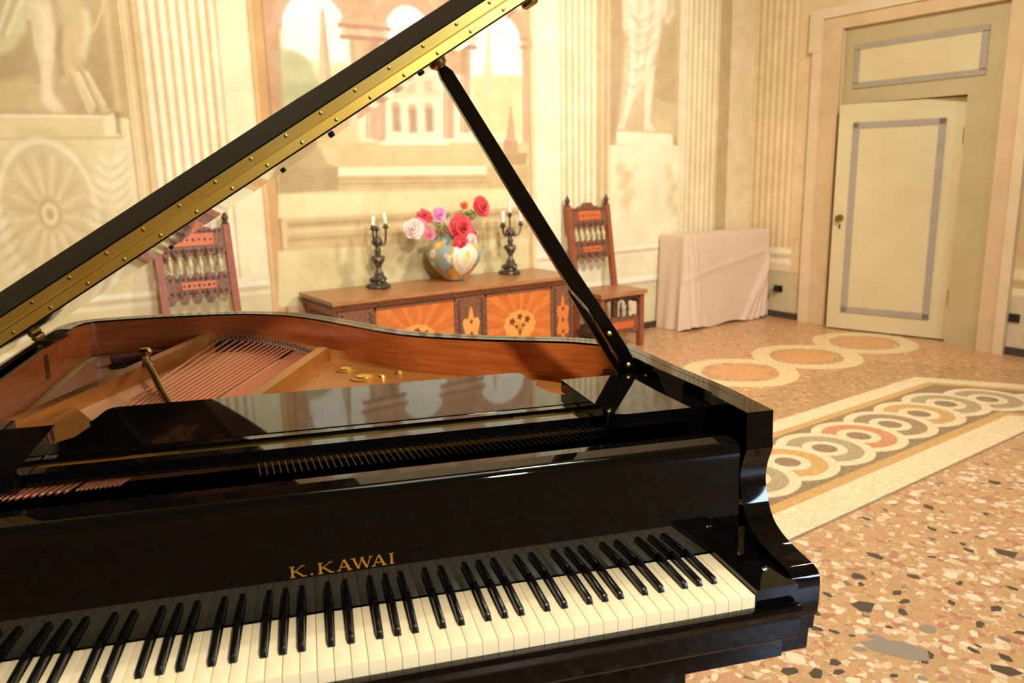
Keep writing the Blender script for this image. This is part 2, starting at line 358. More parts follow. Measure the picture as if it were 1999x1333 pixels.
for p in [(2.249,2.018),(2.407,2.043),(2.569,2.068),(2.312,1.912),(2.495,1.899)]: W.ell(p, (.08, .07), (202, 192, 134), .5, .05)
# arches of sky
def sky_arch(u0, u1, ztop, zspring, zbot, col=SKY):
    cx, r = (u0 + u1) / 2, (u1 - u0) / 2
    pts = [(u0, zbot), (u0, zspring)] + [(cx - r * math.cos(t), zspring + (ztop - zspring) * math.sin(t)) for t in np.linspace(0, PI, 24)] + [(u1, zspring), (u1, zbot)]
    big = [(u0 - .03, zspring)] + [(cx - (r + .09) * math.cos(t), zspring + (ztop - zspring + .1) * math.sin(t)) for t in np.linspace(0, PI, 24)] + [(u1 + .03, zspring)]
    W.poly(big, (190, 146, 112), .9, .012); W.poly(big, (216, 176, 140), .6, .06)
    W.poly(pts, col, 1, .012)
a1, a2, a3 = [0.813,1.243], [1.499,1.887], [2.189,2.641]
zt1, zs1, zb1 = [2.545,2.306,2.131]
zt2, zs2, zb2 = [2.515,2.343,2.197]
zt3, zs3, zb3 = [2.505,2.306,2.112]
sky_arch(a1[0], a1[1], zt1, zs1, zb1); sky_arch(a2[0], a2[1], zt1 - .02, zs1 - .02, zb2); sky_arch(a3[0], a3[1], zt1, zs3, zb3)
W.poly([(0.807,2.19),(0.882,2.186),(0.956,2.147),(0.99,2.062),(0.985,1.999),(0.79,1.99)], (196, 188, 142), .95, .02)
W.poly([(1.094,2.067),(1.168,2.128),(1.23,2.144),(1.221,2.009),(1.089,2.003)], (216, 204, 158), .85, .02)
W.poly([(1.074,2.446),(1.094,2.448),(1.117,2.005),(1.026,2.001)], (218, 190, 150), 1, .006); W.poly([(1.084,2.447),(1.094,2.448),(1.117,2.005),(1.075,2.003)], (196, 162, 124), .7, .006)
W.poly([(2.333,2.406),(2.355,2.408),(2.373,1.969),(2.283,1.966)], (226, 200, 156), 1, .006)
# piers, capitals and entablature
for u0, u1 in ((a1[1], a2[0]), (a2[1], a3[0])):
    W.rect(u0 + .015, u1 - .015, zb2 - .1, zs1, (206, 164, 126), 1); W.rect(u0 + .05, u0 + .1, zb2 - .1, zs1, (226, 190, 152), .7, .02); W.rect(u1 - .09, u1 - .04, zb2 - .1, zs1, (184, 142, 108), .7, .02)
    for dz, e, cc in ((0, .05, (180, 136, 104)), (.035, .035, (222, 182, 146)), (.07, .06, (188, 142, 110)), (.1, .04, (214, 172, 136))): W.rect(u0 - e, u1 + e, zs1 + dz - .03, zs1 + dz, cc, .95, .006)
    W.rect(u0 + .04, u1 - .04, zs1 + .12, zt1 + .12, (202, 158, 122), .8); W.ell(((u0 + u1) / 2, zs1 + .33), (.06, .1), (178, 138, 106), .6, .03)
for dz, cc in ((.14, (182, 138, 106)), (.17, (224, 186, 150)), (.22, (196, 152, 118)), (.3, (222, 186, 148)), (.42, (186, 142, 110)), (.46, (230, 196, 160))): W.rect(g0 + .105, g1 - .06, zt1 + dz, zt1 + dz + .035, cc, .85)
W.rect(a3[1] + .005, g1 - .06, [(2.655,1.65)][0][1], 3.3, (210, 168, 132), .9)
for dz in (0, .06): W.rect(a3[1] - .02, g1 - .06, zs3 + dz, zs3 + dz + .03, (186, 142, 110), .8)
# terrace
W.rect(g0 + .105, g1 - .06, .95, [(1.664,1.624)][0][1], (222, 194, 142))
W.poly([(1.489,1.657),(1.933,1.66),(1.994,1.603),(1.428,1.603)], (244, 230, 196), .9)
W.poly([(1.131,1.599),(2.302,1.607),(2.297,1.451),(1.121,1.456)], (220, 190, 136), 1)
W.poly([(1.121,1.46),(2.297,1.455),(2.295,1.391),(1.117,1.403)], (246, 230, 186), 1)
W.poly([(1.099,1.403),(2.295,1.391),(2.315,1.296),(1.092,1.316)], (206, 176, 124), 1)
for v in (350, 358): W.line([(1.097,1.383)][0] if v == 350 else [(1.095,1.353)][0], [(2.317,1.368)][0] if v == 350 else [(2.316,1.334)][0], .01, (178, 148, 102), .8)
W.poly([(0.718,1.481),(1.121,1.463),(1.11,1.309),(0.703,1.301)], (178, 152, 106), .95); W.poly([(0.769,1.576),(1.005,1.583),(1.051,1.49),(1.103,1.463),(0.716,1.456)], (188, 162, 116), .9, .014)
W.poly([(0.793,1.71),(0.964,1.718),(1.005,1.576),(0.755,1.57)], (196, 168, 124), .8, .02)
W.poly([(2.323,1.544),(2.677,1.55),(2.656,1.458),(2.353,1.461)], (182, 148, 104), .95); W.poly([(2.306,1.447),(2.685,1.457),(2.681,1.278),(2.301,1.289)], (204, 174, 122), .95)
W.poly([(2.518,1.889),(2.537,1.889),(2.564,1.65),(2.479,1.649)], (204, 164, 126), .95, .006); W.poly([(2.46,1.649),(2.583,1.65),(2.59,1.543),(2.448,1.544)], (196, 156, 116), .95)
W.poly([(0.702,1.295),(2.681,1.278),(2.678,1.136),(0.69,1.146)], (234, 216, 164), 1)
W.poly([(0.752,1.13),(2.678,1.136),(2.674,0.904),(0.737,0.941)], (208, 180, 128), 1, .01)
for p, q, cc in (([(0.75,1.097)][0], [(2.678,1.096)][0], (182, 154, 106)), ([(0.746,1.057)][0], [(2.677,1.048)][0], (224, 198, 148)), ([(0.742,1.004)][0], [(2.675,0.984)][0], (186, 158, 110))): W.line(p, q, .028, cc, .85)
W.poly([(0.672,0.936),(2.674,0.896),(2.666,0.505),(0.641,0.568)], (226, 206, 152), 1)
for p in [(0.933,0.865),(1.071,0.767),(1.381,0.849),(1.576,0.76),(1.214,0.648),(2.322,0.777),(1.83,0.814)]: W.ell(p, (.1, .09), (204, 184, 126), .5, .07)
W.rect(g0, g1, .48, .52, (196, 158, 108), .8)
# --- right bays
W.rect(g1, [(2.998,2.125)][0][0], zr, 3.35, (242, 230, 194))
pilaster([(2.998,2.125)][0][0], [(3.38,2.143)][0][0], 6, light=(246, 234, 198), dark=(214, 184, 130))
W.rect([(3.38,2.143)][0][0], [(3.495,2.148)][0][0], zr, 3.35, (206, 172, 122)); W.rect([(3.418,2.145)][0][0], [(3.451,2.146)][0][0], zr, 3.35, (226, 198, 150), .8)
n0, n1 = [(3.511,2.149)][0][0], [(4.313,2.187)][0][0]
W.rect(n0, n1, [(3.922,1.606)][0][1], 3.35, (212, 186, 142)); W.poly([(3.504,3.114),(3.656,3.133),(3.686,2.517),(3.599,1.746),(3.549,1.605),(3.515,1.605)], (184, 150, 108), .8, .04)
W.poly([(4.069,2.547),(4.272,2.686),(4.295,1.972),(4.036,1.922),(4.006,2.172)], (190, 160, 114), .7, .05)
W.poly([(3.629,3.054),(4.173,3.12),(4.136,2.715),(4.085,2.629),(4.06,2.423),(3.935,2.169),(3.808,1.999),(3.67,1.986),(3.69,2.238),(3.709,2.46),(3.652,2.53)], (236, 220, 186), .9, .03)
for p in ([(3.78,2.995),(3.741,2.601),(3.769,2.283),(3.727,2.017)], [(3.907,2.932),(3.914,2.575),(3.851,2.247)], [(4.045,2.787),(4.01,2.502),(3.921,2.251)]): W.path(p, .035, (248, 238, 212), .7, .035)
for p in ([(3.717,2.717),(3.857,2.53),(4.03,2.665)], [(3.698,2.479),(3.848,2.369),(4.021,2.543)], [(3.838,2.924),(3.822,2.528),(3.806,2.163)], [(3.965,2.899),(3.962,2.539),(3.875,2.207)]): W.path(p, .022, (208, 186, 144), .5, .025)
W.poly([(3.67,2.01),(3.797,2.007),(3.718,1.852),(3.667,1.739),(3.599,1.738),(3.637,1.85)], (238, 222, 188), .95, .018)
W.poly([(3.904,2.209),(4.022,2.264),(3.981,1.963),(3.972,1.811),(4.023,1.73),(3.902,1.729),(3.905,1.877)], (240, 224, 190), .95, .018)
W.poly([(4.034,2.006),(4.196,1.948),(4.265,1.733),(4.072,1.731)], (214, 190, 142), .9, .02)
W.path([(4.131,2.916),(4.124,2.714),(4.151,2.615),(4.21,2.701),(4.216,2.885)], .035, (230, 212, 174), .7, .03)
W.poly([(3.593,1.721),(4.253,1.703),(4.257,1.597),(3.594,1.614)], (244, 230, 194), 1); W.poly([(4.253,1.703),(4.305,1.668),(4.308,1.589),(4.257,1.597)], (190, 162, 112), .8)
W.rect(n0 + .02, n1 + .02, zr, [(3.922,1.606)][0][1], (240, 226, 188))
for p in [(3.642,1.412),(3.719,1.347),(3.667,1.276),(3.75,1.204),(3.692,1.133)]: W.ell(p, (.06, .05), (216, 192, 142), .75, .03)
for p in [(4.214,1.337),(4.281,1.246),(4.233,1.135),(4.3,1.042),(4.199,1.404)]: W.ell(p, (.05, .05), (222, 198, 150), .7, .03)
W.path([(3.806,1.453),(3.785,1.281),(3.728,1.11),(3.719,0.936)], .03, (228, 206, 160), .7, .02)
W.rect(n1 + .02, [(4.402,2.191)][0][0], zr, 3.35, (234, 216, 176))
pilaster([(4.41,1.976)][0][0], [(4.808,1.988)][0][0], 6, light=(240, 224, 184), dark=(212, 182, 130))
W.rect([(4.822,1.988)][0][0], [(4.975,1.993)][0][0], zr, 3.35, (190, 158, 112), .9); W.rect([(4.975,1.993)][0][0], XR, zr, 3.35, (226, 202, 158))
for p in ([(3.74,2.679),(3.821,2.631),(3.913,2.655),(4.016,2.736)], [(3.719,2.567),(3.811,2.519),(3.915,2.543),(4.043,2.634)], [(3.732,2.425),(3.825,2.383),(3.929,2.423),(4.034,2.512)], [(3.723,2.272),(3.816,2.245),(3.92,2.3)], [(3.702,2.134),(3.783,2.113),(3.864,2.166)]):
    W.path(p, .02, (246, 236, 208), .6, .022); W.path([(a, b - .035) for a, b in p], .02, (200, 174, 130), .45, .025)
W.path([(3.686,2.517),(3.723,2.321),(3.692,2.036),(3.638,1.788)], .02, (186, 154, 110), .5, .03)
# --- rails and dado all along
W.rect(g1, XR, zd + .02, zr + .02, (236, 222, 182), .9)
W.rect(-1.75, g0, zd + .02, zr, (224, 202, 154), .9)
for z_, cc, h in ((zr, (248, 240, 214), .02), (zr - .03, (214, 188, 140), .018), (zr - .055, (240, 226, 190), .014)):
    W.rect(-1.75, g0, z_ - h, z_ + h, cc, .8); W.rect(g1, XR, z_ - h, z_ + h, cc, .9)
W.rect(-1.75, XR, 0, zd, (220, 204, 162)); W.rect(-1.75, XR, zd - .005, zd + .045, (248, 240, 214), .9); W.rect(-1.75, XR, zd - .03, zd - .008, (196, 174, 130), .8)
W.mottle(3.0, 7)
M['fresco'] = paint_mat('fresco')
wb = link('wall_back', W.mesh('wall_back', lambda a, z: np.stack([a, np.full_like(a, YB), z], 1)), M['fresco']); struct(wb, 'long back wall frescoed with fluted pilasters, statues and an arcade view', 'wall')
bm = BM(); box(bm, XL - .2, XR + .5, YB, YB + .25, 3.35, HC); box(bm, XL - .2, -1.75, YB, YB + .25, 0, 3.35); box(bm, -1.75, XR + .5, YB + .01, YB + .25, 0, 3.35)
fin(bm, 'wall_core', M['plaster'], wb)

# --- right wall, painted, with the door opening
RWh = (2.12, 3.43, 0, 2.52)
Rw = Canvas(.4, YB, 0, 3.35, .012, (222, 192, 146))
f0, f1 = [(4.363,1.769)][0][0], [(3.866,1.741)][0][0]
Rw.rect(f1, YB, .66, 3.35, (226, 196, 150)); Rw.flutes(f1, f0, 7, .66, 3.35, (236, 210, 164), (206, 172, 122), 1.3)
Rw.rect(3.66, f1, .44, 3.35, (222, 190, 144))
for z0_, z1_, cc in ((.60, .66, (246, 228, 194)), (.56, .60, (218, 190, 146)), (.51, .56, (246, 228, 196)), (.44, .51, (232, 206, 164))): Rw.rect(f1 - .03, YB, z0_, z1_, cc)
Rw.rect(3.66, YB, 0, .435, (204, 182, 140)); Rw.rect(3.66, YB, .425, .44, (182, 158, 116), .7)
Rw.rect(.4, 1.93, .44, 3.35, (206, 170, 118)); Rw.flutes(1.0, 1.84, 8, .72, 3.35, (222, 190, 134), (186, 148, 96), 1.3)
for z0_, z1_, cc in ((.64, .72, (214, 182, 126)), (.56, .64, (232, 206, 152)), (.50, .56, (196, 164, 112)), (.44, .50, (236, 214, 166))): Rw.rect(.8, 1.93, z0_, z1_, cc)
Rw.rect(.4, 1.93, 0, .44, (206, 182, 138))
Rw.mottle(2.5, 9)
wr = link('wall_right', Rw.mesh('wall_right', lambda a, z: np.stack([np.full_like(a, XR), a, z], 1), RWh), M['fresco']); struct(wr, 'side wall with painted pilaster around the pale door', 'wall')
bm = BM(); box(bm, XR, XR + .5, YF - .2, .4, 0, HC); box(bm, XR, XR + .5, .4, YB, 3.35, HC); box(bm, XR + .01, XR + .5, .4, RWh[0], 0, 3.35); box(bm, XR + .01, XR + .5, RWh[1], YB, 0, 3.35); box(bm, XR + .01, XR + .5, RWh[0], RWh[1], RWh[3], 3.35)
fin(bm, 'wall_core', M['plaster'], wr)
bm = BM(); box(bm, XL - .2, XL, YF - .2, YB + .2, 0, HC); struct(fin(bm, 'wall_left', M['plaster']), 'plain side wall outside the view', 'wall')
# rear wall with a tall window behind the camera
bm = BM()
wx0, wx1, wz0, wz1 = .8, 1.6, 1.05, 2.45
for b in ((XL - .2, wx0, 0, HC), (wx1, XR + .5, 0, HC), (wx0, wx1, 0, wz0), (wx0, wx1, wz1, HC)): box(bm, b[0], b[1], YF - .25, YF, b[2], b[3])
struct(fin(bm, 'wall_rear', M['rear']), 'wall behind the camera with a tall window', 'wall')
bm = BM(); box(bm, wx0, wx1, YF - .2, YF - .19, wz0, wz1); wn_ = fin(bm, 'window_1', M['glass']); struct(wn_, 'tall daylight window in the rear wall', 'window')
bm = BM()
for x_ in (wx0, (wx0 + wx1) / 2 - .03, wx1 - .06): box(bm, x_, x_ + .06, YF - .185, YF - .14, wz0, wz1)
for z_ in (wz0, (wz0 + wz1) / 2, wz1 - .06): box(bm, wx0, wx1, YF - .183, YF - .142, z_, z_ + .06)
fin(bm, 'window_frame', M['frame_paint'], wn_)
bm = BM(); box(bm, XL - .2, XR + .5, YF - .25, YB + .25, HC, HC + .15); struct(fin(bm, 'ceiling', M['ceil']), 'high plaster ceiling of the hall', 'ceiling')
# dark stone skirting
bm = BM(); box(bm, XL, XR, YB - .018, YB - .001, 0, .058); struct(fin(bm, 'baseboard_back', M['base_dark'], bev=.003), 'thin dark stone skirting along the back wall', 'baseboard')
bm = BM(); box(bm, XR - .018, XR - .001, 3.70, YB - .02, 0, .058); box(bm, XR - .018, XR - .001, .4, 1.92, 0, .058)
struct(fin(bm, 'baseboard_right', M['base_dark'], bev=.003), 'thin dark stone skirting beside the door', 'baseboard')

# --- door: plaster architrave with ears, painted timber frame with transom panel, leaf standing ajar
arch = empty('trim_1', (XR, 2.8, 0)); struct(arch, 'pale plaster door surround with projecting upper corners', 'door surround')
def apart(name, m, boxes, bev=.006):
    bm = BM()
    for b in boxes: box(bm, *b)
    return fin(bm, name, m, arch, bev=bev, loc=(-XR, -2.8, 0))
apart('jamb', M['arch'], [(XR - .03, XR - .001, 3.43, 3.60, 0, 2.52)])
apart('jamb', M['arch'], [(XR - .03, XR - .001, 1.99, 2.12, 0, 2.52)])
apart('outer_moulding', M['arch_light'], [(XR - .055, XR - .001, 3.60, 3.69, 0, 2.36)])
apart('outer_moulding', M['arch_light'], [(XR - .055, XR - .001, 1.92, 1.99, 0, 2.36)])
apart('ear', M['arch_light'], [(XR - .06, XR - .001, 3.60, 3.725, 2.36, 2.70)])
apart('ear', M['arch_light'], [(XR - .06, XR - .001, 1.885, 1.99, 2.36, 2.70)])
apart('lintel', M['arch'], [(XR - .032, XR - .001, 1.99, 3.60, 2.52, 2.62)])
apart('lintel_moulding', M['arch_light'], [(XR - .056, XR - .001, 1.99, 3.60, 2.62, 2.70)])
dr = empty('door_1', (XR + .1, 2.42, 0)); struct(dr, 'pale green-cream panelled door standing slightly ajar', 'door')
def dpart(name, m, boxes, bev=.004, par=None):
    bm = BM()
    for b in boxes: box(bm, *b)
    return fin(bm, name, m, par or dr, bev=bev, loc=(-(XR + .1), -2.42, 0))
dpart('frame_post', M['frame_paint'], [(XR + .02, XR + .12, 2.12, 2.385, 0, 2.52)])
dpart('frame_post', M['frame_paint'], [(XR + .06, XR + .16, 3.40, 3.43, 0, 1.95)])
dpart('transom', M['frame_paint'], [(XR + .02, XR + .12, 2.385, 3.43, 1.905, 2.52)])
dpart('transom_moulding', M['grey_mould'], [(XR + .008, XR + .022, 2.27, 3.33, z, z + .045) for z in (2.03, 2.335)] + [(XR + .008, XR + .022, y, y + .05, 2.07, 2.34) for y in (2.27, 3.28)])
dpart('transom_panel', M['door'], [(XR + .012, XR + .022, 2.32, 3.28, 2.075, 2.335)])
dpart('shade_panel', M['gap_shade'], [(XR + .42, XR + .44, 2.1, 3.45, 0, 2.5)])  # dark sheet standing in for the shaded room beyond the gap
leaf_m = Matrix.Translation((5.408 - (XR + .1), 2.425 - 2.42, 0)) @ Matrix.Rotation(math.atan2(5.408 - 5.163, 3.346 - 2.425), 4, 'Z')   # local +y runs from hinge to free edge, -x faces the hall
def lpart(name, m, boxes, par=None, bev=.004):
    bm = BM()
    for b in boxes: box(bm, *b)
    if par is None: bmesh.ops.transform(bm, matrix=leaf_m, verts=bm.verts)
    else: bmesh.ops.transform(bm, matrix=leaf_m, verts=bm.verts)
    return fin(bm, name, m, par or dr, bev=bev)
LW, LH = .945, 1.897
leaf = lpart('leaf', M['door'], [(0, .045, 0.0, LW, .012, LH)])
lpart('panel_moulding', M['grey_mould'], [(-.012, .002, .13, LW - .12, z, z + .05) for z in (.16, LH - .2)] + [(-.012, .002, y, y + .052, .16, LH - .15) for y in (.13, LW - .172)], leaf)
lpart('panel', M['door'], [(-.006, .001, .18, LW - .17, .208, LH - .198)], leaf)
bm = BM(); lathe(bm, [(.03, 0), (.03, .006), (.012, .01), (.01, .03), (.024, .038), (.027, .05), (.018, .06), (0, .062)], 20)
bmesh.ops.transform(bm, matrix=leaf_m @ Matrix.Translation((0, LW - .06, .965)) @ Matrix.Rotation(-PI / 2, 4, 'Y'), verts=bm.verts); fin(bm, 'knob', M['old_brass'], leaf)
bm = BM(); box(bm, -.004, .001, LW - .068, LW - .056, .875, .91); box(bm, -.03, .001, LW - .064, LW - .060, .885, .889); bmesh.ops.transform(bm, matrix=leaf_m, verts=bm.verts); fin(bm, 'keyhole', M['socket'], leaf)
for z_ in (.3, 1.55):
    bm = BM(); lathe(bm, [(.01, 0), (.01, .12)], 12); bmesh.ops.transform(bm, matrix=leaf_m @ Matrix.Translation((-.006, 0, z_)), verts=bm.verts); fin(bm, 'hinge', M['old_brass'], leaf)
# wall sockets
def socket(y, z, lab, plug):
    s = empty('wall_socket', (XR - .001, y, z)); tag(s, lab, 'socket', 'black wall sockets')
    bm = BM(); box(bm, -.012, 0, -.045, .045, -.03, .03); fin(bm, 'cover_plate', M['socket'], s, bev=.004)
    if plug:
        bm = BM(); box(bm, -.05, -.0125, -.02, .02, -.02, .02); fin(bm, 'plug', M['socket'], s, bev=.006)
        bm = BM(); tube(bm, spline([(-.045, .015, 0), (-.06, .05, -.03), (-.05, .08, -.12), (-.04, .10, -.22), (-.04, .16, -.262), (-.05, .24, -.265)], 6), .004, 6); fin(bm, 'cable', M['socket'], s)
socket([(3.953,0.273)][0][0], [(3.953,0.273)][0][1], 'small black wall socket with a plugged-in cable beside the draped box', True)
socket([(1.892,0.279)][0][0], [(1.892,0.279)][0][1], 'small black wall socket right of the door surround', False)

# ------------------------------------------------------------------ terrazzo floor with mosaic inlays
def terrazzo(name, palette, scale, matrix, edge=.04, rough=.28, scale2=None, pal2=None, warp=.35):
    """broken-marble chips: Voronoi cells coloured from a stepped palette, with a mortar line between"""
    m, t, b = new_mat(name); N = t.nodes.new; K = t.links.new
    tc = N('ShaderNodeTexCoord'); nz = N('ShaderNodeTexNoise'); nz.inputs['Scale'].default_value = scale * .8
    K(tc.outputs['Object'], nz.inputs['Vector'])
    mx = N('ShaderNodeMix'); mx.data_type = 'VECTOR'; mx.inputs[0].default_value = .012 * warp * 10 / max(scale / 40, .2)
    sub = N('ShaderNodeVectorMath'); sub.operation = 'SUBTRACT'; sub.inputs[1].default_value = (.5, .5, .5); K(nz.outputs['Color'], sub.inputs[0])
    sc = N('ShaderNodeVectorMath'); sc.operation = 'SCALE'; sc.inputs['Scale'].default_value = warp / scale; K(sub.outputs[0], sc.inputs[0])
    ad = N('ShaderNodeVectorMath'); ad.operation = 'ADD'; K(tc.outputs['Object'], ad.inputs[0]); K(sc.outputs[0], ad.inputs[1])
    def layer(scl, pal, ed):
        v = N('ShaderNodeTexVoronoi'); v.voronoi_dimensions = '2D'; v.inputs['Scale'].default_value = scl; v.inputs['Randomness'].default_value = 1
        K(ad.outputs[0], v.inputs['Vector'])
        e = N('ShaderNodeTexVoronoi'); e.voronoi_dimensions = '2D'; e.feature = 'DISTANCE_TO_EDGE'; e.inputs['Scale'].default_value = scl; e.inputs['Randomness'].default_value = 1
        K(ad.outputs[0], e.inputs['Vector'])
        sp = N('ShaderNodeSeparateColor'); K(v.outputs['Color'], sp.inputs[0])
        rp = N('ShaderNodeValToRGB'); rp.color_ramp.interpolation = 'CONSTANT'
        tot = sum(w for w, c in pal); pos = 0; els = rp.color_ramp.elements
        for i, (w, c) in enumerate(pal):
            el = els[0] if i == 0 else (els[1] if i == 1 else els.new(pos / tot)); el.position = pos / tot; el.color = L(*c); pos += w
        K(sp.outputs[0], rp.inputs[0])
        gt = N('ShaderNodeMath'); gt.operation = 'GREATER_THAN'; gt.inputs[1].default_value = ed; K(e.outputs['Distance'], gt.inputs[0])
        return rp.outputs[0], gt.outputs[0], sp.outputs[1]
    c1, g1, r1 = layer(scale, palette, edge)
    mt = N('ShaderNodeRGB'); mt.outputs[0].default_value = L(*matrix); base = mt.outputs[0]
    if scale2:
        c2, g2, r2 = layer(scale2, pal2, .06)
        q = N('ShaderNodeMix'); q.data_type = 'RGBA'; K(g2, q.inputs[0]); K(base, q.inputs[6]); K(c2, q.inputs[7]); base = q.outputs[2]
    keep = N('ShaderNodeMath'); keep.operation = 'LESS_THAN'; keep.inputs[1].default_value = .72; K(r1, keep.inputs[0])
    f = N('ShaderNodeMath'); f.operation = 'MULTIPLY'; K(g1, f.inputs[0]); K(keep.outputs[0], f.inputs[1])
    o = N('ShaderNodeMix'); o.data_type = 'RGBA'; K(f.outputs[0], o.inputs[0]); K(base, o.inputs[6]); K(c1, o.inputs[7])
    K(o.outputs[2], b.inputs['Base Color']); setp(b, Roughness=rough)
    return m
T_, O_, P_, C_, R_ = (192, 153, 110), (192, 147, 100), (192, 143, 110), (210, 186, 150), (176, 118, 90)
M['terrazzo'] = terrazzo('terrazzo', [(3, T_), (3, (180, 144, 104)), (2, O_), (3, P_), (2.5, C_), (1.4, R_), (1, (184, 150, 100)), (.3, (122, 108, 90)), (.8, (220, 198, 164))], 38, (188, 150, 108), .05,
                         scale2=95, pal2=[(2, T_), (2, (194, 158, 112)), (1.6, P_), (1.2, C_), (.8, R_), (.5, (150, 126, 96))])
M['terrazzo_pink'] = terrazzo('terrazzo_pink', [(3, (198, 148, 104)), (2, (192, 136, 96)), (2, (204, 160, 116)), (1, (222, 190, 146)), (1, (184, 120, 82)), (.6, (140, 116, 90))], 45, (200, 150, 104), .05)
M['terrazzo_brown'] = terrazzo('terrazzo_brown', [(3, (184, 142, 96)), (2, (170, 130, 90)), (2, (196, 152, 104)), (1, (206, 172, 128)), (.6, (130, 108, 84))], 45, (178, 136, 94), .05)
def tess(name, a, b_, c, sc=95, mortar=None):
    return terrazzo(name, [(3, a), (2, b_), (1.2, c)], sc, tuple(int(v * .93) for v in a), .05, rough=.35, warp=.2)
M['t_white'] = tess('white_tesserae', (234, 214, 174), (226, 200, 154), (240, 224, 190))
M['t_cream'] = tess('cream_tesserae', (236, 210, 158), (228, 200, 144), (240, 218, 172), 70)
M['t_yellow'] = tess('yellow_tesserae', (206, 164, 104), (198, 154, 94), (212, 174, 116))
M['t_grey'] = tess('grey_tesserae', (176, 156, 122), (164, 144, 112), (188, 168, 134))
M['t_brown'] = tess('brown_tesserae', (150, 124, 94), (134, 110, 84), (164, 138, 104))
M['t_taupe'] = tess('taupe_tesserae', (160, 134, 102), (150, 124, 94), (172, 146, 112))
M['t_red'] = tess('red_tesserae', (206, 142, 100), (196, 128, 88), (212, 154, 112))
M['t_orange'] = tess('orange_tesserae', (222, 162, 104), (214, 150, 94), (226, 172, 118), 70)
M['chip_dark'] = mat('dark_marble', (62, 55, 45), (88, 78, 64), rough=.25, scale=60)
M['chip_white'] = mat('white_marble', (222, 200, 166), (232, 214, 186), rough=.25, scale=30)
M['chip_grey'] = mat('grey_marble', (132, 122, 108), (154, 142, 126), rough=.25, scale=30)
M['chip_red'] = mat('red_marble', (172, 118, 92), (184, 132, 106), rough=.25, scale=30)
M['chip_ochre'] = mat('ochre_marble', (184, 144, 92), (194, 156, 106), rough=.25, scale=30)

bm = BM(); box(bm, XL - .2, XR + .5, YF - .25, YB + .25, -.15, 0)
floor = struct(fin(bm, 'floor', M['terrazzo']), 'speckled terrazzo floor with a mosaic border of interlaced rings', 'floor')
def inlay(name, m, faces, z, kind=None):
    """flat inlaid pieces, their tops a hair above the floor"""
    bm = BM()
    for f in faces: prism(bm, f, -.002, z)
    return fin(bm, name, m, floor, kind)
def strip(path, o0, o1):
    """band between two offsets of a polyline, mitred"""
    P = np.array(path); out = []
    for o in (o0, o1):
        pts = []
        for i in range(len(P)):
            ns = []
            for a, b in ((i - 1, i), (i, i + 1)):
                if 0 <= a and b < len(P):
                    d = (P[b] - P[a]) / np.linalg.norm(P[b] - P[a]); ns.append(np.array([-d[1], d[0]]))
            n = sum(ns) / len(ns); n = n / (n @ ns[0]); pts.append(P[i] + n * o)
        out.append(pts)
    return [[tuple(out[0][i]), tuple(out[0][i + 1]), tuple(out[1][i + 1]), tuple(out[1][i])] for i in range(len(P) - 1)]
CL = [(-2.2, 1.40), (3.92, 1.53), (3.92 + 1.1, 1.53 - 1.7)]
inlay('field_band', M['terrazzo_brown'], strip(CL, .40, .86), .0004)
inlay('field_band', M['terrazzo_pink'], strip(CL, .86, 3.2), .0003)
inlay('mosaic_ground', M['t_brown'], strip(CL, -.46, .44), .0005)
inlay('mosaic_border', M['t_white'], strip(CL, .32, .44), .001)
inlay('mosaic_border', M['t_white'], strip(CL, -.49, -.315), .001)
inlay('mosaic_edge', M['t_yellow'], strip(CL, .268, .32), .001)
inlay('mosaic_edge', M['t_yellow'], strip(CL, -.315, -.255), .001)
inlay('mosaic_edge', M['t_brown'], strip(CL, -.505, -.49), .001)
def annulus(c, r0, r1, n=40):
    q = []
    for k in range(n):
        a, b = 2 * PI * k / n, 2 * PI * (k + 1) / n
        q.append([(c[0] + r1 * math.cos(a), c[1] + r1 * math.sin(a)), (c[0] + r1 * math.cos(b), c[1] + r1 * math.sin(b)), (c[0] + r0 * math.cos(b), c[1] + r0 * math.sin(b)), (c[0] + r0 * math.cos(a), c[1] + r0 * math.sin(a))])
    return q
def disc(c, r, n=40): return [[(c[0] + r * math.cos(2 * PI * k / n), c[1] + r * math.sin(2 * PI * k / n)) for k in range(n)]]
ringc = [(3.694 - .307 * k, 1.532 - .307 * k * .0208) for k in range(14)]
tail_ = [(3.98, 1.43), (4.14, 1.155), (4.3, .88), (4.46, .61), (4.62, .34)]
seq = ['t_grey', 't_yellow', 't_taupe', 't_red', 't_grey', 't_yellow']
allr = [(c, ['t_grey', 't_yellow', 't_taupe', 't_red', 't_grey'][i % 5]) for i, c in enumerate(tail_[::-1])] + [(c, seq[i % 6]) for i, c in enumerate(ringc)]
for i, (c, mm) in enumerate(allr):
    z = .0011 + .0002 * i
    inlay('mosaic_ring', M['t_white'], disc(c, .238), z)
    inlay('mosaic_ring', M[mm], disc(c, .186), z + .00005)
    inlay('mosaic_ring', M['t_white'], disc(c, .108), z + .0001)
    inlay('mosaic_eye', M['t_brown'], disc(c, .062, 24), z + .00015)
# wide guilloche scroll further back
def scroll(ph, z):
    xs = np.linspace(-1.6, 5.25, 110); y = 2.79 + .335 * np.sign(np.sin(PI * (xs - 2.985) / .755 + ph)) * np.abs(np.sin(PI * (xs - 2.985) / .755 + ph)) ** .62
    return strip(list(zip(xs, y)), -.066, .066)
for k in range(9):
    inlay('scroll_eye', M['t_orange'], disc((4.87 - .755 * k, 2.79), .20), .0008)
inlay('scroll_band', M['t_cream'], scroll(0, 0), .0012); inlay('scroll_band', M['t_cream'], scroll(PI, 0), .0014)

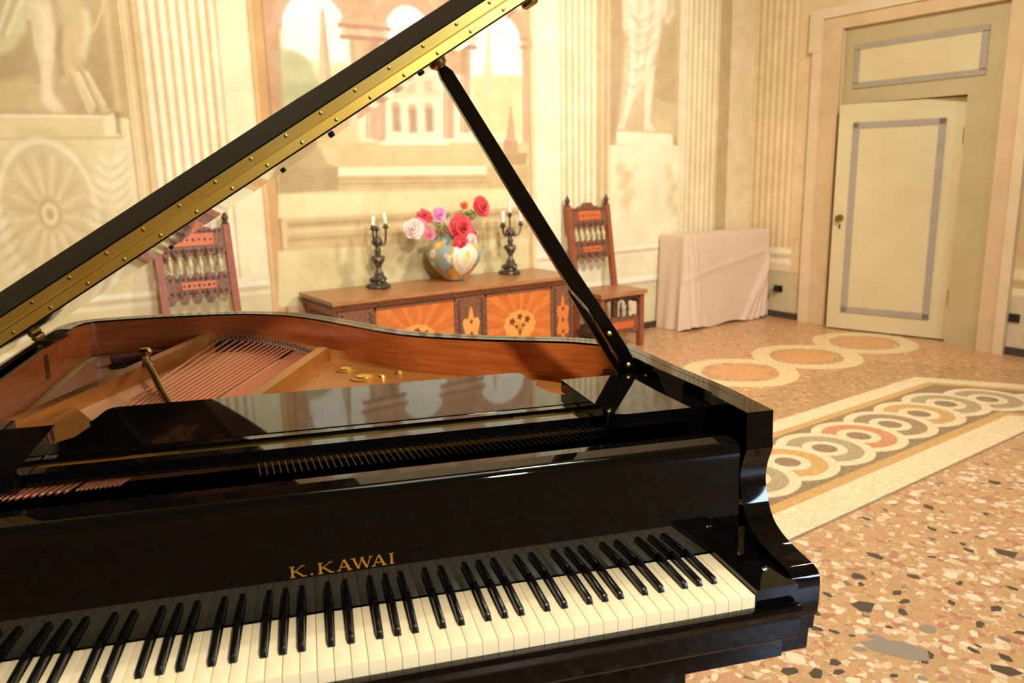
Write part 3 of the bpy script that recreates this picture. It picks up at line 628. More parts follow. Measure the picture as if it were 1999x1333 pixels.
# loose marble chips set in the terrazzo: the 300 that show largest are pieces of their own
rnd = random.Random(4)
def chip_pts(r, el, rot, n, sharp):
    q = []
    for k in range(n):
        a = 2 * PI * (k + rnd.uniform(-.28, .28)) / n; s = r * rnd.uniform(.72 if sharp else .85, 1.12)
        x, y = s * math.cos(a), s * math.sin(a) * el; q.append((x * math.cos(rot) - y * math.sin(rot), x * math.sin(rot) + y * math.cos(rot)))
    return q
chip_me = {}
for mn, n in (('chip_dark', 8), ('chip_white', 8), ('chip_grey', 4), ('chip_red', 4), ('chip_ochre', 4)):
    chip_me[mn] = []
    for k in range(n):
        bm = BM(); prism(bm, chip_pts(1, rnd.uniform(.5, .85), rnd.uniform(0, 3), rnd.choice((4, 5, 5, 6)) if mn == 'chip_dark' else rnd.choice((6, 7, 8)), mn == 'chip_dark'), -1, 1)
        me = bpy.data.meshes.new('chip'); bm.normal_update(); bm.to_mesh(me); bm.free(); me.materials.append(M[mn]); chip_me[mn].append(me)
occ = []
def free(x, y, r):
    for a, b, c in occ:
        if abs(a - x) < r + c and (a - x) ** 2 + (b - y) ** 2 < ((r + c) * .92) ** 2: return False
    return True
def chip(x, y, r, mn, rot=None, me=None):
    o = link('chip', me or rnd.choice(chip_me[mn]), None, floor); o.location = (x, y, 0); o.scale = (r, r, .0006 + .0000012 * len(occ)); o.rotation_euler = (0, 0, rnd.uniform(0, 6.3) if rot is None else rot)
    occ.append((x, y, r * .8))
dark_px = [(2.02,0.451,0.05),(1.617,0.717,0.038),(1.435,0.671,0.032),(1.587,0.558,0.024),(1.274,0.551,0.046),(1.344,0.458,0.026),(1.289,0.13,0.046),(0.798,0.477,0.032),(0.85,0.428,0.032),(1.041,0.562,0.022),(1.184,0.29,0.026),(1.146,0.282,0.024),(1.465,0.279,0.026),(1.35,0.154,0.028),(2.188,0.827,0.036),(2.675,0.79,0.034),(1.883,0.92,0.024),(1.407,0.488,0.026),(1.438,0.533,0.026),(1.243,0.661,0.022),(1.396,0.635,0.02),(1.668,0.442,0.022),(1.523,0.395,0.022),(1.597,0.294,0.03),(0.905,0.393,0.022),(0.935,0.427,0.022),(1.07,0.521,0.02),(2.001,0.714,0.022),(2.036,0.643,0.02),(1.933,0.541,0.022),(1.964,0.579,0.018),(1.775,0.594,0.018),(2.306,0.656,0.018),(1.773,0.318,0.026),(1.516,0.183,0.022),(1.314,0.226,0.022)]
for x, y, r in dark_px: chip(x, y, r, 'chip_dark')
gx, gy = [(1.137,0.356)][0]; chip(gx, gy, .095, 'chip_grey'); gx, gy = [(1.313,0.359)][0]; chip(gx, gy, .03, 'chip_grey'); gx, gy = [(1.147,0.427)][0]; chip(gx, gy, .028, 'chip_grey')
cx_, cy_ = cam_loc[0], cam_loc[1]; ncount = 39; tries = 0
while ncount < 300 and tries < 20000:
    tries += 1
    x = rnd.uniform(.75, 3.3); y = rnd.uniform(-.35, .95)
    if y > 1.40 + (x + 2.2) * .0212 - .54: continue
    d = math.hypot(x - cx_, y - cy_)
    if rnd.random() > (2.2 / d) ** 2: continue
    r = rnd.uniform(.012, .032) * (1 if rnd.random() < .8 else 1.25)
    if not free(x, y, r): continue
    mn = rnd.choices(['chip_white', 'chip_red', 'chip_ochre', 'chip_grey', 'chip_dark'], [7, 2, 1.6, .6, .5])[0]
    chip(x, y, r * (.8 if mn == 'chip_dark' else 1), mn); ncount += 1
rest = {k: BM() for k in chip_me}
for k in range(3400):
    x = rnd.uniform(-1.5, 5.2); y = rnd.uniform(-2.4, .98); r = rnd.uniform(.008, .022)
    if y > 1.40 + (x + 2.2) * .0212 - .54 or not free(x, y, r): continue
    occ.append((x, y, r * .95))
    mn = rnd.choices(['chip_white', 'chip_red', 'chip_ochre', 'chip_grey', 'chip_dark'], [6, 2, 1.6, .8, .8])[0]
    pts = [(x + a, y + b) for a, b in chip_pts(r, rnd.uniform(.5, .9), rnd.uniform(0, 3), rnd.choice((5, 6, 7)), mn == 'chip_dark')]
    rest[mn].faces.new([rest[mn].verts.new((a, b, .00045)) for a, b in pts])
me = bpy.data.meshes.new('small_chips'); allb = BM(); mats = list(chip_me)
for i, k in enumerate(mats):
    me.materials.append(M[k])
    for f in rest[k].faces:
        g = allb.faces.new([allb.verts.new(v.co) for v in f.verts]); g.material_index = i
    rest[k].free()
allb.to_mesh(me); allb.free(); link('small_chips', me, None, floor, 'stuff')

# ------------------------------------------------------------------ the grand piano
# built in its own frame: x along the keys (0 = right end of the top key), y away from the player (0 = key fronts)
YAW = -0.34374
PC = Vector((-.62, .75, 0))
rootloc = Matrix.Rotation(YAW, 4, 'Z') @ PC
piano = empty('grand_piano', rootloc, YAW)
tag(piano, 'glossy black grand piano with its lid propped open and keyboard exposed', 'piano')
def pp(bm, name, m, parent=None, bev=0, **k):
    """a piano part (or, with parent, a sub-part)"""
    o = fin(bm, name, m, parent or piano, bev=bev, **k)
    if parent is None: o.location = -PC
    return o
ZR = .981; KX = .0235; XRT = .13; XLT = -1.352; ZK = .735
# --- outer rim: right front -> bentside -> tail -> spine -> left front
rim_pts = spline([(.13, .26), (.1295, .33), (.122, .42), (.113, .53), (.104, .70), (.085, .79), (.045, .845), (-.022, .897), (-.145, .957), (-.268, 1.031), (-.393, 1.131), (-.52, 1.318), (-.62, 1.465), (-.73, 1.58), (-.876, 1.655), (-1.05, 1.683), (-1.22, 1.688), (-1.335, 1.668), (-1.382, 1.60), (-1.39, 1.48), (-1.387, 1.2), (-1.378, .8), (-1.363, .45), (-1.3525, .33), (-1.352, .26)], 5)
def rim_shell(path, d0, d1, z0, z1):
    bm = BM(); A, B = offset(path, d0), offset(path, d1); rows = []
    for a, b in zip(A, B): rows.append([bm.verts.new((a[0], a[1], z0)), bm.verts.new((a[0], a[1], z1)), bm.verts.new((b[0], b[1], z1)), bm.verts.new((b[0], b[1], z0))])
    for p, q in zip(rows, rows[1:]):
        for k in range(4): bm.faces.new((p[k], q[k], q[(k + 1) % 4], p[(k + 1) % 4]))
    bm.faces.new(rows[0]); bm.faces.new(rows[-1][::-1])
    return bm
pp(rim_shell(rim_pts, 0, .021, .665, ZR), 'outer_rim', M['lacquer'], bev=.0022)
pp(rim_shell(rim_pts, .0215, .048, .80, ZR - .0005), 'rim_top', M['lacquer'], bev=.002)
inn = offset(rim_pts, .0485)
cut = [p for p in rim_pts if p[1] > .62]
pp(rim_shell(cut, .0485, .053, .80, ZR - .006), 'inner_rim', M['mahogany'])
# --- arms
arm_prof = [(.45, .593), (.039, .593), (.036, .636), (.025, .640), (.023, .664), (.017, .671), (.014, .70)] + spline([(.014, .723), (.016, .739), (.022, .747), (.033, .7515), (.048, .7535), (.083, .757), (.115, .763), (.14, .772), (.158, .785), (.172, .806), (.182, .832), (.185, .852), (.182, .876), (.174, .897), (.168, .912)], 6) + [(.170, .93), (.172, .981), (.45, .981)]
arm_prof2 = [(y, z if z < .97 else ZR - .0003) for y, z in arm_prof if y < .44] + [(.30, ZR - .0003), (.30, .593)]
for x0, x1 in ((.077, XRT - .0005), (XLT + .0005, XLT + .053)):
    bm = BM(); prism(bm, arm_prof2, x0, x1, 'x'); pp(bm, 'arm', M['lacquer'], bev=.0022)
bm = BM(); box(bm, XLT + .055, XRT - .055, .030, .42, .593, .654); pp(bm, 'key_bed', M['lacquer'], bev=.003)
bm = BM(); prism(bm, [(.03, .652), (-.010, .653), (-.0145, .660), (-.0165, .69), (-.0195, .700), (-.021, .708), (-.018, .7145), (-.010, .716), (-.004, .7145), (-.0035, .66), (.03, .655)], XLT + .056, .0735, 'x'); pp(bm, 'key_slip', M['lacquer'], bev=.0012)
for x0, x1, s in ((.0015, .0765, 1), (-1.2985, -1.2235, -1)):
    bm = BM(); box(bm, x0, x1, -.0015, .30, .66, .7435); kb = pp(bm, 'key_block', M['lacquer'], bev=.0035, seg=3)
    bm = BM(); box(bm, *((.0605, .0745) if s > 0 else (-1.2965, -1.2825)), .158, .164, .7435, .770); pp(bm, 'pivot_plate', M['old_brass'], kb, bev=.0008)
    bm = BM(); lathe(bm, [(.006, 0), (.006, .0015), (.004, .0025), (0, .0028)], 14, ((x0 + x1) / 2 + .012, .055, .7435)); pp(bm, 'screw', M['steel'], kb)
# --- keys
blk = [b for b in range(1, 52) if b % 7 in (2, 3, 4, 6, 0)]
boff = {2: -.0028, 3: 0, 4: .0028, 6: -.0025, 0: .0025}
def bcx(b): return -b * KX - boff[b % 7] * -1 * -1
wk_cache = {}
for i in range(52):
    xr, xl = -i * KX - .0004, -(i + 1) * KX + .0004
    R0 = bcx(i) - .0068 if i in blk else xr; L0 = bcx(i + 1) + .0068 if (i + 1) in blk else xl
    key = (round(R0 - xr, 4), round(L0 - xl, 4))
    if key not in wk_cache:
        pts = [(xl, 0), (xr, 0)]
        if R0 < xr - 1e-4: pts += [(xr, .051), (R0, .0512), (R0, .148)]
        else: pts += [(xr, .148)]
        if L0 > xl + 1e-4: pts += [(L0, .148), (L0, .0512), (xl, .051)]
        else: pts += [(xl, .148)]
        bm = BM(); prism(bm, [(x + i * KX, y) for x, y in pts], ZK - .022, ZK)
        es = [e for e in bm.edges if all(v.co.z > ZK - .001 for v in e.verts)]
        bmesh.ops.bevel(bm, geom=es, offset=.0009, segments=2, profile=.5, affect='EDGES')
        o = fin(bm, 'white_key', M['ivory'], piano); wk_cache[key] = o.data
    else: o = link('white_key', wk_cache[key], None, piano)
    o.location = Vector((-i * KX, 0, 0)) - PC
bm = BM(); w0, w1, y0, y1, h = .0052, .0044, .050, .147, .0118
v = [bm.verts.new(p) for p in ((-w0, y0, -.012), (w0, y0, -.012), (w0, y1, -.012), (-w0, y1, -.012), (-w1, y0 + .0045, h - .001), (w1, y0 + .0045, h - .001), (w1, y1, h), (-w1, y1, h), (-w0, y0, .0012), (w0, y0, .0012), (w0, y1, .0012), (-w0, y1, .0012))]
for f in ((3, 2, 1, 0), (4, 5, 6, 7), (0, 1, 9, 8), (8, 9, 5, 4), (1, 2, 10, 9), (9, 10, 6, 5), (2, 3, 11, 10), (10, 11, 7, 6), (3, 0, 8, 11), (11, 8, 4, 7)): bm.faces.new([v[k] for k in f])
es = [e for e in bm.edges if max(q.co.z for q in e.verts) > h - .003 and min(q.co.z for q in e.verts) > 0]
bmesh.ops.bevel(bm, geom=es, offset=.0019, segments=3, profile=.5, affect='EDGES')
bk0 = None
for b in blk:
    if bk0 is None: o = fin(bm, 'black_key', M['black_key'], piano); bk0 = o.data
    else: o = link('black_key', bk0, None, piano)
    o.location = Vector((bcx(b), 0, ZK)) - PC
bm = BM(); box(bm, -1.222, 0, .005, .149, .70, .712); pp(bm, 'key_frame', M['felt_black'])
# --- fallboard with raised brass lettering
fb_prof = [(.1500, .7375), (.1535, .80), (.1565, .86), (.158, .897)] + arc(.1735, .9135, .0165, PI * 1.12, PI * .5, 8) + [(.20, .932), (.207, .929), (.209, .922), (.205, .91), (.18, .90), (.176, .86), (.172, .7375)]
bm = BM(); prism(bm, fb_prof, -1.279, .0575, 'x'); fb = pp(bm, 'fallboard', M['lacquer'], bev=.0008)
def letter(kind, x, w, hgt):
    """one serif capital in its own mesh; returns strokes as quads in (x,z)"""
    S = []; t, th, se = .0036, .0014, .0016
    def bar(p, q, wd_):
        S.append([(p[0] - wd_ / 2, p[1]), (p[0] + wd_ / 2, p[1]), (q[0] + wd_ / 2, q[1]), (q[0] - wd_ / 2, q[1])])
    def serif(xc, z, l=.0075): S.append([(xc - l / 2, z), (xc + l / 2, z), (xc + l / 2, z + th), (xc - l / 2, z + th)])
    if kind == 'K':
        bar((t * .9, 0), (t * .9, hgt), t); serif(t * .9, 0); serif(t * .9, hgt - th)
        bar((t * 1.2, hgt * .42), (w - .003, hgt), .0017); serif(w - .003, hgt - th, .006)
        bar((t * 2.0, hgt * .58), (w - .002, 0), t * 1.05); serif(w - .0015, 0, .0075)
    elif kind == 'A':
        bar((.0025, 0), (w / 2 - .0006, hgt), .0017); bar((w - .003, 0), (w / 2, hgt), t); serif(.0025, 0, .006); serif(w - .003, 0, .0075)
        S.append([(w * .25, hgt * .3), (w * .75, hgt * .3), (w * .72, hgt * .3 + th), (w * .28, hgt * .3 + th)])
    elif kind == 'W':
        a, b, c, d, e = .002, w * .30, w * .5, w * .72, w - .002
        bar((b, 0), (a, hgt), t * .95); bar((b, 0), (c, hgt), .0016); bar((d, 0), (c - .001, hgt), t * .95); bar((d, 0), (e, hgt), .0016)
        serif(a, hgt - th, .007); serif(c, hgt - th, .006); serif(e, hgt - th, .006)
    elif kind == 'I':
        bar((w / 2, 0), (w / 2, hgt), t); serif(w / 2, 0); serif(w / 2, hgt - th)
    elif kind == '.':
        S.append([(w / 2 + .0017 * math.cos(k * PI / 4), .0017 + .0017 * math.sin(k * PI / 4)) for k in range(8)])
    return S
xx = -.714; hg = .0185
for ch, w_, adv in (('K', .022, .029), ('.', .006, .013), ('K', .022, .0285), ('A', .0225, .0235), ('W', .031, .0305), ('A', .0225, .0265), ('I', .009, .01)):
    bm = BM()
    for k, q in enumerate(letter(ch, 0, w_, hg)):
        d = .00006 * k
        prism(bm, [(xx + x, .799 + z) for x, z in q], .1525 - d, .1560, 'y')
    pp(bm, 'letter', M['gold_letter'], fb); xx += adv
# --- music desk folded flat, its frame and side shelves
bm = BM(); prism(bm, [(.078, .307), (.0785, .585), (-.132, .585), (-.127, .365)] + arc(-.088, .346, .039, PI * .93, PI * 1.5, 6), .9285, .955); sh = pp(bm, 'side_shelf', M['lacquer'], bev=.0022)
bm = BM(); prism(bm, [(-1.300, .307), (-1.318, .585), (-1.138, .585), (-1.128, .365)] + arc(-1.166, .346, .039, PI * .07, -PI * .5, 6), .9285, .955); pp(bm, 'side_shelf', M['lacquer'], bev=.0022)
half = [(-.085, .492), (-.098, .523), (-.13, .553), (-.158, .58)] + spline([(-.166, .612), (-.172, .64), (-.164, .664), (-.171, .69), (-.18, .742), (-.196, .756)], 3)
xm = -.632
desk = half + [(2 * xm - x, y) for x, y in half[::-1]]
bm = BM(); prism(bm, desk, .916, .9275); bmesh.ops.transform(bm, matrix=Matrix.Translation((0, .492, .9275)) @ Matrix.Rotation(math.radians(1.6), 4, 'X') @ Matrix.Translation((0, -.492, -.9275)), verts=bm.verts); dk = pp(bm, 'music_desk', M['lacquer'], bev=.0018)
bm = BM(); box(bm, 2 * xm + .085, -.085, .470, .4915, .9195, .926); pp(bm, 'desk_hinge_rail', M['lacquer'], bev=.004, seg=3)
for xa in (-1.0, -.63, -.27):
    bm = BM(); box(bm, xa, xa + .09, .4745, .4775, .900, .9165); pp(bm, 'desk_hinge', M['brass'], dk, bev=.0005)
bm = BM(); box(bm, -1.30, .0765, .396, .424, .904, .927); pp(bm, 'desk_frame_rail', M['lacquer'], bev=.0035, seg=3)
for x0 in (-1.29, .03):
    bm = BM(); box(bm, x0, x0 + .03, .3, .75, .905, .926); pp(bm, 'desk_slide', M['lacquer'], bev=.002)
bm = BM(); box(bm, -.745, -.66, .212, .224, .917, .9205); pp(bm, 'label_strip', M['brass'], bev=.0006)
bm = BM(); box(bm, -1.296, .075, .2085, .262, .80, .916); pp(bm, 'action_rail', M['lacquer'], bev=.003)
# --- soundboard, iron plate, strings
inner = offset([p for p in rim_pts if p[1] > .28], .054)
bm = BM(); prism(bm, inner, .83, .868); pp(bm, 'soundboard', M['soundboard'])
bm = BM(); left_in = [p for p in inner if p[0] < -1.1 or p[1] > 1.55]
A_, B_ = offset(left_in, .001), offset(left_in, .015)
for i in range(len(A_) - 1): prism(bm, [A_[i], A_[i + 1], B_[i + 1], B_[i]], .868, .8725)
pp(bm, 'felt_braid', M['braid'])
def bar3(bm, p, q, w_, z0p, z1p, z0q, z1q):
    p, q = Vector(p), Vector(q); d = (q - p).normalized(); n = Vector((-d.y, d.x)) * w_ / 2
    vs = []
    for c, a, b in ((p, z0p, z1p), (q, z0q, z1q)):
        for s, z in ((1, a), (-1, a), (-1, b), (1, b)): vs.append(bm.verts.new((c.x + s * n.x, c.y + s * n.y, z)))
    for f in ((3, 2, 1, 0), (4, 5, 6, 7), (0, 1, 5, 4), (1, 2, 6, 5), (2, 3, 7, 6), (3, 0, 4, 7)): bm.faces.new([vs[k] for k in f])
bm = BM()
prism(bm, [(-1.28, .475), (.05, .475), (.04, .70), (-.10, .85), (-.23, .94), (-.40, 1.06), (-.56, 1.30), (-.63, 1.30), (-.68, 1.15), (-.80, .86), (-1.12, .80), (-1.21, .98), (-1.25, .80)], .866, .884)
plate = pp(bm, 'iron_plate', M['plate'], bev=.002)
bm = BM(); prism(bm, spline([(-.98, 1.60), (-.9, 1.605), (-.80, 1.555), (-.70, 1.435), (-.645, 1.30)], 5) + [(-.585, 1.33), (-.60, 1.40), (-.70, 1.535), (-.80, 1.605), (-.92, 1.628), (-1.0, 1.63)], .868, .901); pp(bm, 'hitch_shelf', M['plate'], plate, bev=.003)
bm = BM(); bar3(bm, (-1.30, .82), (-.972, 1.625), .034, .868, .903, .868, .921); pp(bm, 'strut', M['plate'], plate, bev=.004)
bm = BM(); bar3(bm, (-.80, .86), (-.628, 1.262), .03, .884, .905, .884, .924); pp(bm, 'strut', M['plate'], plate, bev=.004)
bm = BM(); bar3(bm, (-.628, 1.262), (-.555, 1.335), .05, .875, .915, .872, .893); pp(bm, 'strut', M['plate'], plate, bev=.006)
for c, r in (((-.571, 1.122), .030), ((-.528, 1.022), .042)):
    bm = BM(); lathe(bm, [(r, 0), (r, .003), (r * .8, .006), (r * .6, .004), (r * .5, .002), (0, .0022)], 28, (c[0], c[1], .884)); pp(bm, 'plate_ring', M['plate'], plate)
for c, r in (((-.571, 1.122), .017), ((-.528, 1.022), .024)):
    bm = BM(); lathe(bm, [(r, .004), (r, .008), (r * .7, .010), (0, .0105)], 24, (c[0], c[1], .884)); pp(bm, 'plate_boss', M['brass'], plate)
bm = BM(); lathe(bm, [(.012, 0), (.012, .004), (.009, .009), (0, .011)], 16, (-.486, 1.006, .884)); pp(bm, 'plate_screw', M['brass'], plate)
bm = BM(); lathe(bm, [(.012, 0), (.012, .004), (.009, .009), (0, .011)], 16, (-.438, 1.035, .884)); pp(bm, 'plate_screw', M['plate'], plate)
# nose bolt with its arched brace over the bass strings
bm = BM(); lathe(bm, [(.017, 0), (.017, .006), (.011, .01), (.0105, .032), (.016, .036), (.0175, .044), (.012, .052), (0, .053)], 20, (-1.098, 1.262, .905)); pp(bm, 'nose_bolt', M['old_brass'], plate)
bm = BM(); tube(bm, spline([(-1.098, 1.262, .938), (-1.085, 1.19, .936), (-1.05, 1.08, .925), (-1.01, .95, .908), (-.96, .80, .895)], 5), .0085, 10); pp(bm, 'brace', M['old_brass'], plate)
bm = BM(); box(bm, -.07, .07, -.018, .018, .872, .897, Matrix.Translation((-1.17, 1.50, 0)) @ Matrix.Rotation(.35, 4, 'Z')); pp(bm, 'rim_block', M['mahogany_dark'], bev=.003)
bm = BM(); box(bm, -.075, .075, -.03, .03, .868, .872, Matrix.Translation((-1.165, 1.48, 0)) @ Matrix.Rotation(.35, 4, 'Z')); pp(bm, 'felt_pad', M['felt_black'])
# bass bridge with pins along the tail
br = spline([(-.952, 1.575), (-.885, 1.565), (-.80, 1.495), (-.715, 1.37), (-.645, 1.232)], 8)
bm = BM(); P0, P1 = offset(br, -.016), offset(br, .016)
for i in range(len(br) - 1): prism(bm, [P0[i], P0[i + 1], P1[i + 1], P1[i]], .872, .9045)
bridge = pp(bm, 'bass_bridge', M['felt_black'])
bl_ = np.r_[0, np.cumsum(np.linalg.norm(np.diff(np.array(br), axis=0), axis=1))]
def on_br(t, off=0):
    s = t * bl_[-1]; P = np.array(offset(br, off)); return (float(np.interp(s, bl_, P[:, 0])), float(np.interp(s, bl_, P[:, 1])))
bm = BM()
for k in range(34):
    for off, z in ((.013, .904), (-.014, .903)):
        x, y = on_br((k + .5) / 34, off); lathe(bm, [(.0021, -.004), (.0021, .010), (.0012, .013)], 6, (x, y, z))
pp(bm, 'bridge_pins', M['steel'], bridge, kind='stuff')
starts = [(-1.082 + .0152 * k, .0031) for k in range(14)] + [(-.864 + .0082 * k, .0021) for k in range(10)]
for k, (x0, r) in enumerate(starts):
    t = (x0 + 1.082) / (1.082 - .789); e = on_br(min(.02 + .94 * t ** .9, .97)); s = np.array((x0, .897)); d = (s - np.array(e)); q = s + d / np.linalg.norm(d) * (.56)
    bm = BM(); tube(bm, [(q[0], q[1], .898), (e[0], e[1], .9035)], r, 6); pp(bm, 'bass_string', M['copper'])
bm = BM()
for k in range(70):
    x = -.76 + .0118 * k; tube(bm, [(x, .36, .893), (x - .06, .62 + (70 - k) * .004, .893)], .0011, 4, False)
pp(bm, 'treble_strings', M['steel'], kind='stuff')
bm = BM()
for k in range(74):
    for j in range(3):
        x = -1.24 + .0172 * k + .005 * j; lathe(bm, [(.0034, 0), (.0034, .011), (.003, .013), (0, .0132)], 6, (x, .305 + .018 * j + .012 * (k % 2), .868))
pp(bm, 'tuning_pins', M['pin'], kind='stuff')
bm = BM(); box(bm, -1.29, .06, .285, .474, .84, .868); pp(bm, 'pin_block', M['mahogany_dark'])
bm = BM(); box(bm, -1.26, .04, .478, .50, .884, .914); pp(bm, 'agraffe_bar', M['brass'], plate, bev=.002)
# --- main lid, front flap folded back, long hinge
TH = math.radians(31.7); hx, hz = -1.37, 1.007
LM = Matrix.Translation((hx, 0, hz)) @ Matrix.Rotation(-TH, 4, 'Y') @ Matrix.Translation((-hx, 0, 0))
def lp(bm, name, m, parent=None, bev=0, **k):
    bmesh.ops.transform(bm, matrix=LM, verts=bm.verts); return pp(bm, name, m, parent, bev, **k)
LY, LT = .52, .022
lo = [p for p in offset(rim_pts, -.014) if p[1] > LY]
bm = BM(); prism(bm, [(.148, LY)] + lo + [(-1.392, LY)], 0, LT); lid = lp(bm, 'lid', M['lacquer'], bev=.003, seg=3)
FM = Matrix.Translation((0, LY, LT)) @ Matrix.Rotation(math.radians(9.5), 4, 'X') @ Matrix.Translation((0, -LY, -LT))
bm = BM(); prism(bm, [(-1.392, LY), (.148, LY), (.148, LY + .33), (.13, LY + .345), (-.40, LY + .35), (-.46, LY + .365), (-1.38, LY + .365), (-1.392, LY + .35)], LT + .0005, LT * 2); bmesh.ops.transform(bm, matrix=FM, verts=bm.verts)
flap = lp(bm, 'front_flap', M['dusty'], bev=.003, seg=3)
def scr(bm_m, par, zc, x0, n, hm=None):
    base = BM(); lathe(base, [(.0036, 0), (.0034, .0008), (.002, .0014), (0, .0016)], 10); me = None
    for k in range(n):
        mt = LM @ (hm or Matrix()) @ Matrix.Translation((x0 + .0755 * k, LY - .0016, zc)) @ Matrix.Rotation(PI / 2, 4, 'X')
        if me is None: o = fin(base, 'screw', M['old_brass'], par); me = o.data
        else: o = link('screw', me, None, par)
        o.matrix_local = mt
bm = BM(); box(bm, -1.37, .125, LY - .0016, LY + .001, .0030, .0205); h1 = lp(bm, 'hinge_leaf', M['brass'], bev=.0004); scr(None, h1, .0098, -1.345, 20)
bm = BM(); box(bm, -1.37, .125, LY - .0016, LY + .001, .0235, .0412); bmesh.ops.transform(bm, matrix=FM, verts=bm.verts); h2 = lp(bm, 'hinge_leaf', M['brass'], bev=.0004); scr(None, h2, .0345, -1.362, 20, FM)
bm = BM(); tube(bm, [(-1.37, LY - .0018, .022), (.125, LY - .0018, .022)], .0021, 8); lp(bm, 'hinge_knuckle', M['brass'], h1)
for x, y in ((-.58, 1.20), (-.444, .815), (-.25, .565), (-1.0, 1.60)):
    bm = BM(); lathe(bm, [(.007, 0), (.007, -.004), (.005, -.006), (0, -.0065)], 14, (x, y, 0)); lp(bm, 'bumper', M['rubber'], lid)
for x, y in ((-.198, .625), (.02, .60)):
    bm = BM(); lathe(bm, [(.019, 0), (.019, -.006), (.012, -.012), (.006, -.010), (0, -.008)], 16, (x, y, 0)); lp(bm, 'prop_cup', M['old_brass'], lid)
for y in (.75, 1.36):
    bm = BM(); box(bm, hx - .012, hx + .055, y - .035, y + .035, ZR + .001, ZR + .006); tube(bm, [(hx - .012, y - .035, ZR + .011), (hx - .012, y + .035, ZR + .011)], .007, 10); pp(bm, 'lid_hinge', M['old_brass'], lid)
bm = BM(); box(bm, -1.3338, -1.331, 1.222, 1.246, .90, .966); pp(bm, 'hinge_strap', M['old_brass'], bev=.0006)
# --- prop stick
pb = Vector((.052, .625, .935)); ld = Vector((math.cos(TH), 0, math.sin(TH))); nn = Vector((-math.sin(TH), 0, math.cos(TH)))
plen = (Vector((hx, .625, hz)) - pb).dot(nn); PM = Matrix((( -nn.z, 0, nn.x, pb.x), (0, 1, 0, pb.y), (nn.x, 0, nn.z, pb.z), (0, 0, 0, 1)))
PM = Matrix.Translation(pb) @ Matrix.Rotation(-TH, 4, 'Y')
def sp(bm, name, m, parent=None, bev=0, **k):
    bmesh.ops.transform(bm, matrix=PM, verts=bm.verts); return pp(bm, name, m, parent, bev, **k)
pr_ = [(-.022, -.02), (.024, -.02), (.027, .05), (.024, .16), (.020, .26), (.0175, .45), (.0145, plen - .03), (.008, plen - .014), (-.008, plen - .014), (-.0135, plen - .03), (-.0155, .45), (-.015, .27), (-.004, .20), (-.004, .07), (-.012, .03)]
bm = BM(); prism(bm, pr_, -.0125, .0125, 'y'); prop = sp(bm, 'prop_stick', M['lacquer'], bev=.0035, seg=3)
bm = BM(); prism(bm, [(-.026, .0), (-.0145, .0), (-.0075, .08), (-.0075, .19), (-.0165, .262), (-.0225, .25), (-.024, .1)], -.008, .008, 'y'); sp(bm, 'short_prop', M['lacquer'], prop, bev=.0025)
bm = BM(); lathe(bm, [(.010, 0), (.012, .006), (.010, .012), (.0075, .015)], 14, (0, 0, plen - .0155)); sp(bm, 'prop_tip', M['old_brass'], prop)
for z in (.035, .125):
    bm = BM(); lathe(bm, [(.006, 0), (.006, .003), (.003, .005), (0, .0052)], 12, (0, 0, 0), Matrix.Translation((.006, -.0125, z)) @ Matrix.Rotation(PI / 2, 4, 'X')); sp(bm, 'bolt', M['brass'], prop)
bm = BM(); box(bm, .028, .0815, .60, .65, .89, .93); pp(bm, 'prop_bracket', M['lacquer'], bev=.004)
bm = BM(); box(bm, .052, .0795, .645, .70, .955, .9585); pp(bm, 'prop_plate', M['brass'], bev=.0006)
# --- legs, pedal lyre
def leg(x, y):
    bm = BM(); w_ = .062; pts = [(w_, .593), (w_, .52), (w_ * .86, .49), (w_ * .62, .10), (w_ * .8, .085), (w_ * .8, .06)]
    rings = []
    for hw, z in pts[::-1]: rings.append([bm.verts.new((x + sx * hw, y + sy * hw, z)) for sx, sy in ((-1, -1), (1, -1), (1, 1), (-1, 1))])
    for a, b in zip(rings, rings[1:]):
        for k in range(4): bm.faces.new((a[k], a[(k + 1) % 4], b[(k + 1) % 4], b[k]))
    bm.faces.new(rings[0][::-1]); bm.faces.new(rings[-1]); o = pp(bm, 'leg', M['lacquer'], bev=.006)
    bm = BM(); lathe(bm, [(.024, -.013), (.028, -.007), (.028, .007), (.024, .013)], 18, (0, 0, 0), Matrix.Translation((x, y, .028)) @ Matrix.Rotation(PI / 2, 4, 'X')); lathe(bm, [(.012, .055), (.012, .062)], 10, (x, y, 0)); pp(bm, 'caster', M['old_brass'], o)
leg(-.145, .13); leg(-1.10, .13); leg(-1.0, 1.42)
bm = BM(); box(bm, -.72, -.50, .30, .36, .10, .17); box(bm, -.69, -.665, .31, .34, .17, .60); box(bm, -.555, -.53, .31, .34, .17, .60); box(bm, -.70, -.52, .28, .38, .594, .664); lyre = pp(bm, 'pedal_lyre', M['lacquer'], bev=.004)
for k in range(3):
    bm = BM(); box(bm, -.665 + .045 * k, -.645 + .045 * k, .20, .31, .115, .123); pp(bm, 'pedal', M['brass'], lyre, bev=.003)
bm = BM(); prism(bm, offset([p for p in rim_pts if p[1] > .28], .03), .80, .829); pp(bm, 'case_bottom', M['lacquer'])

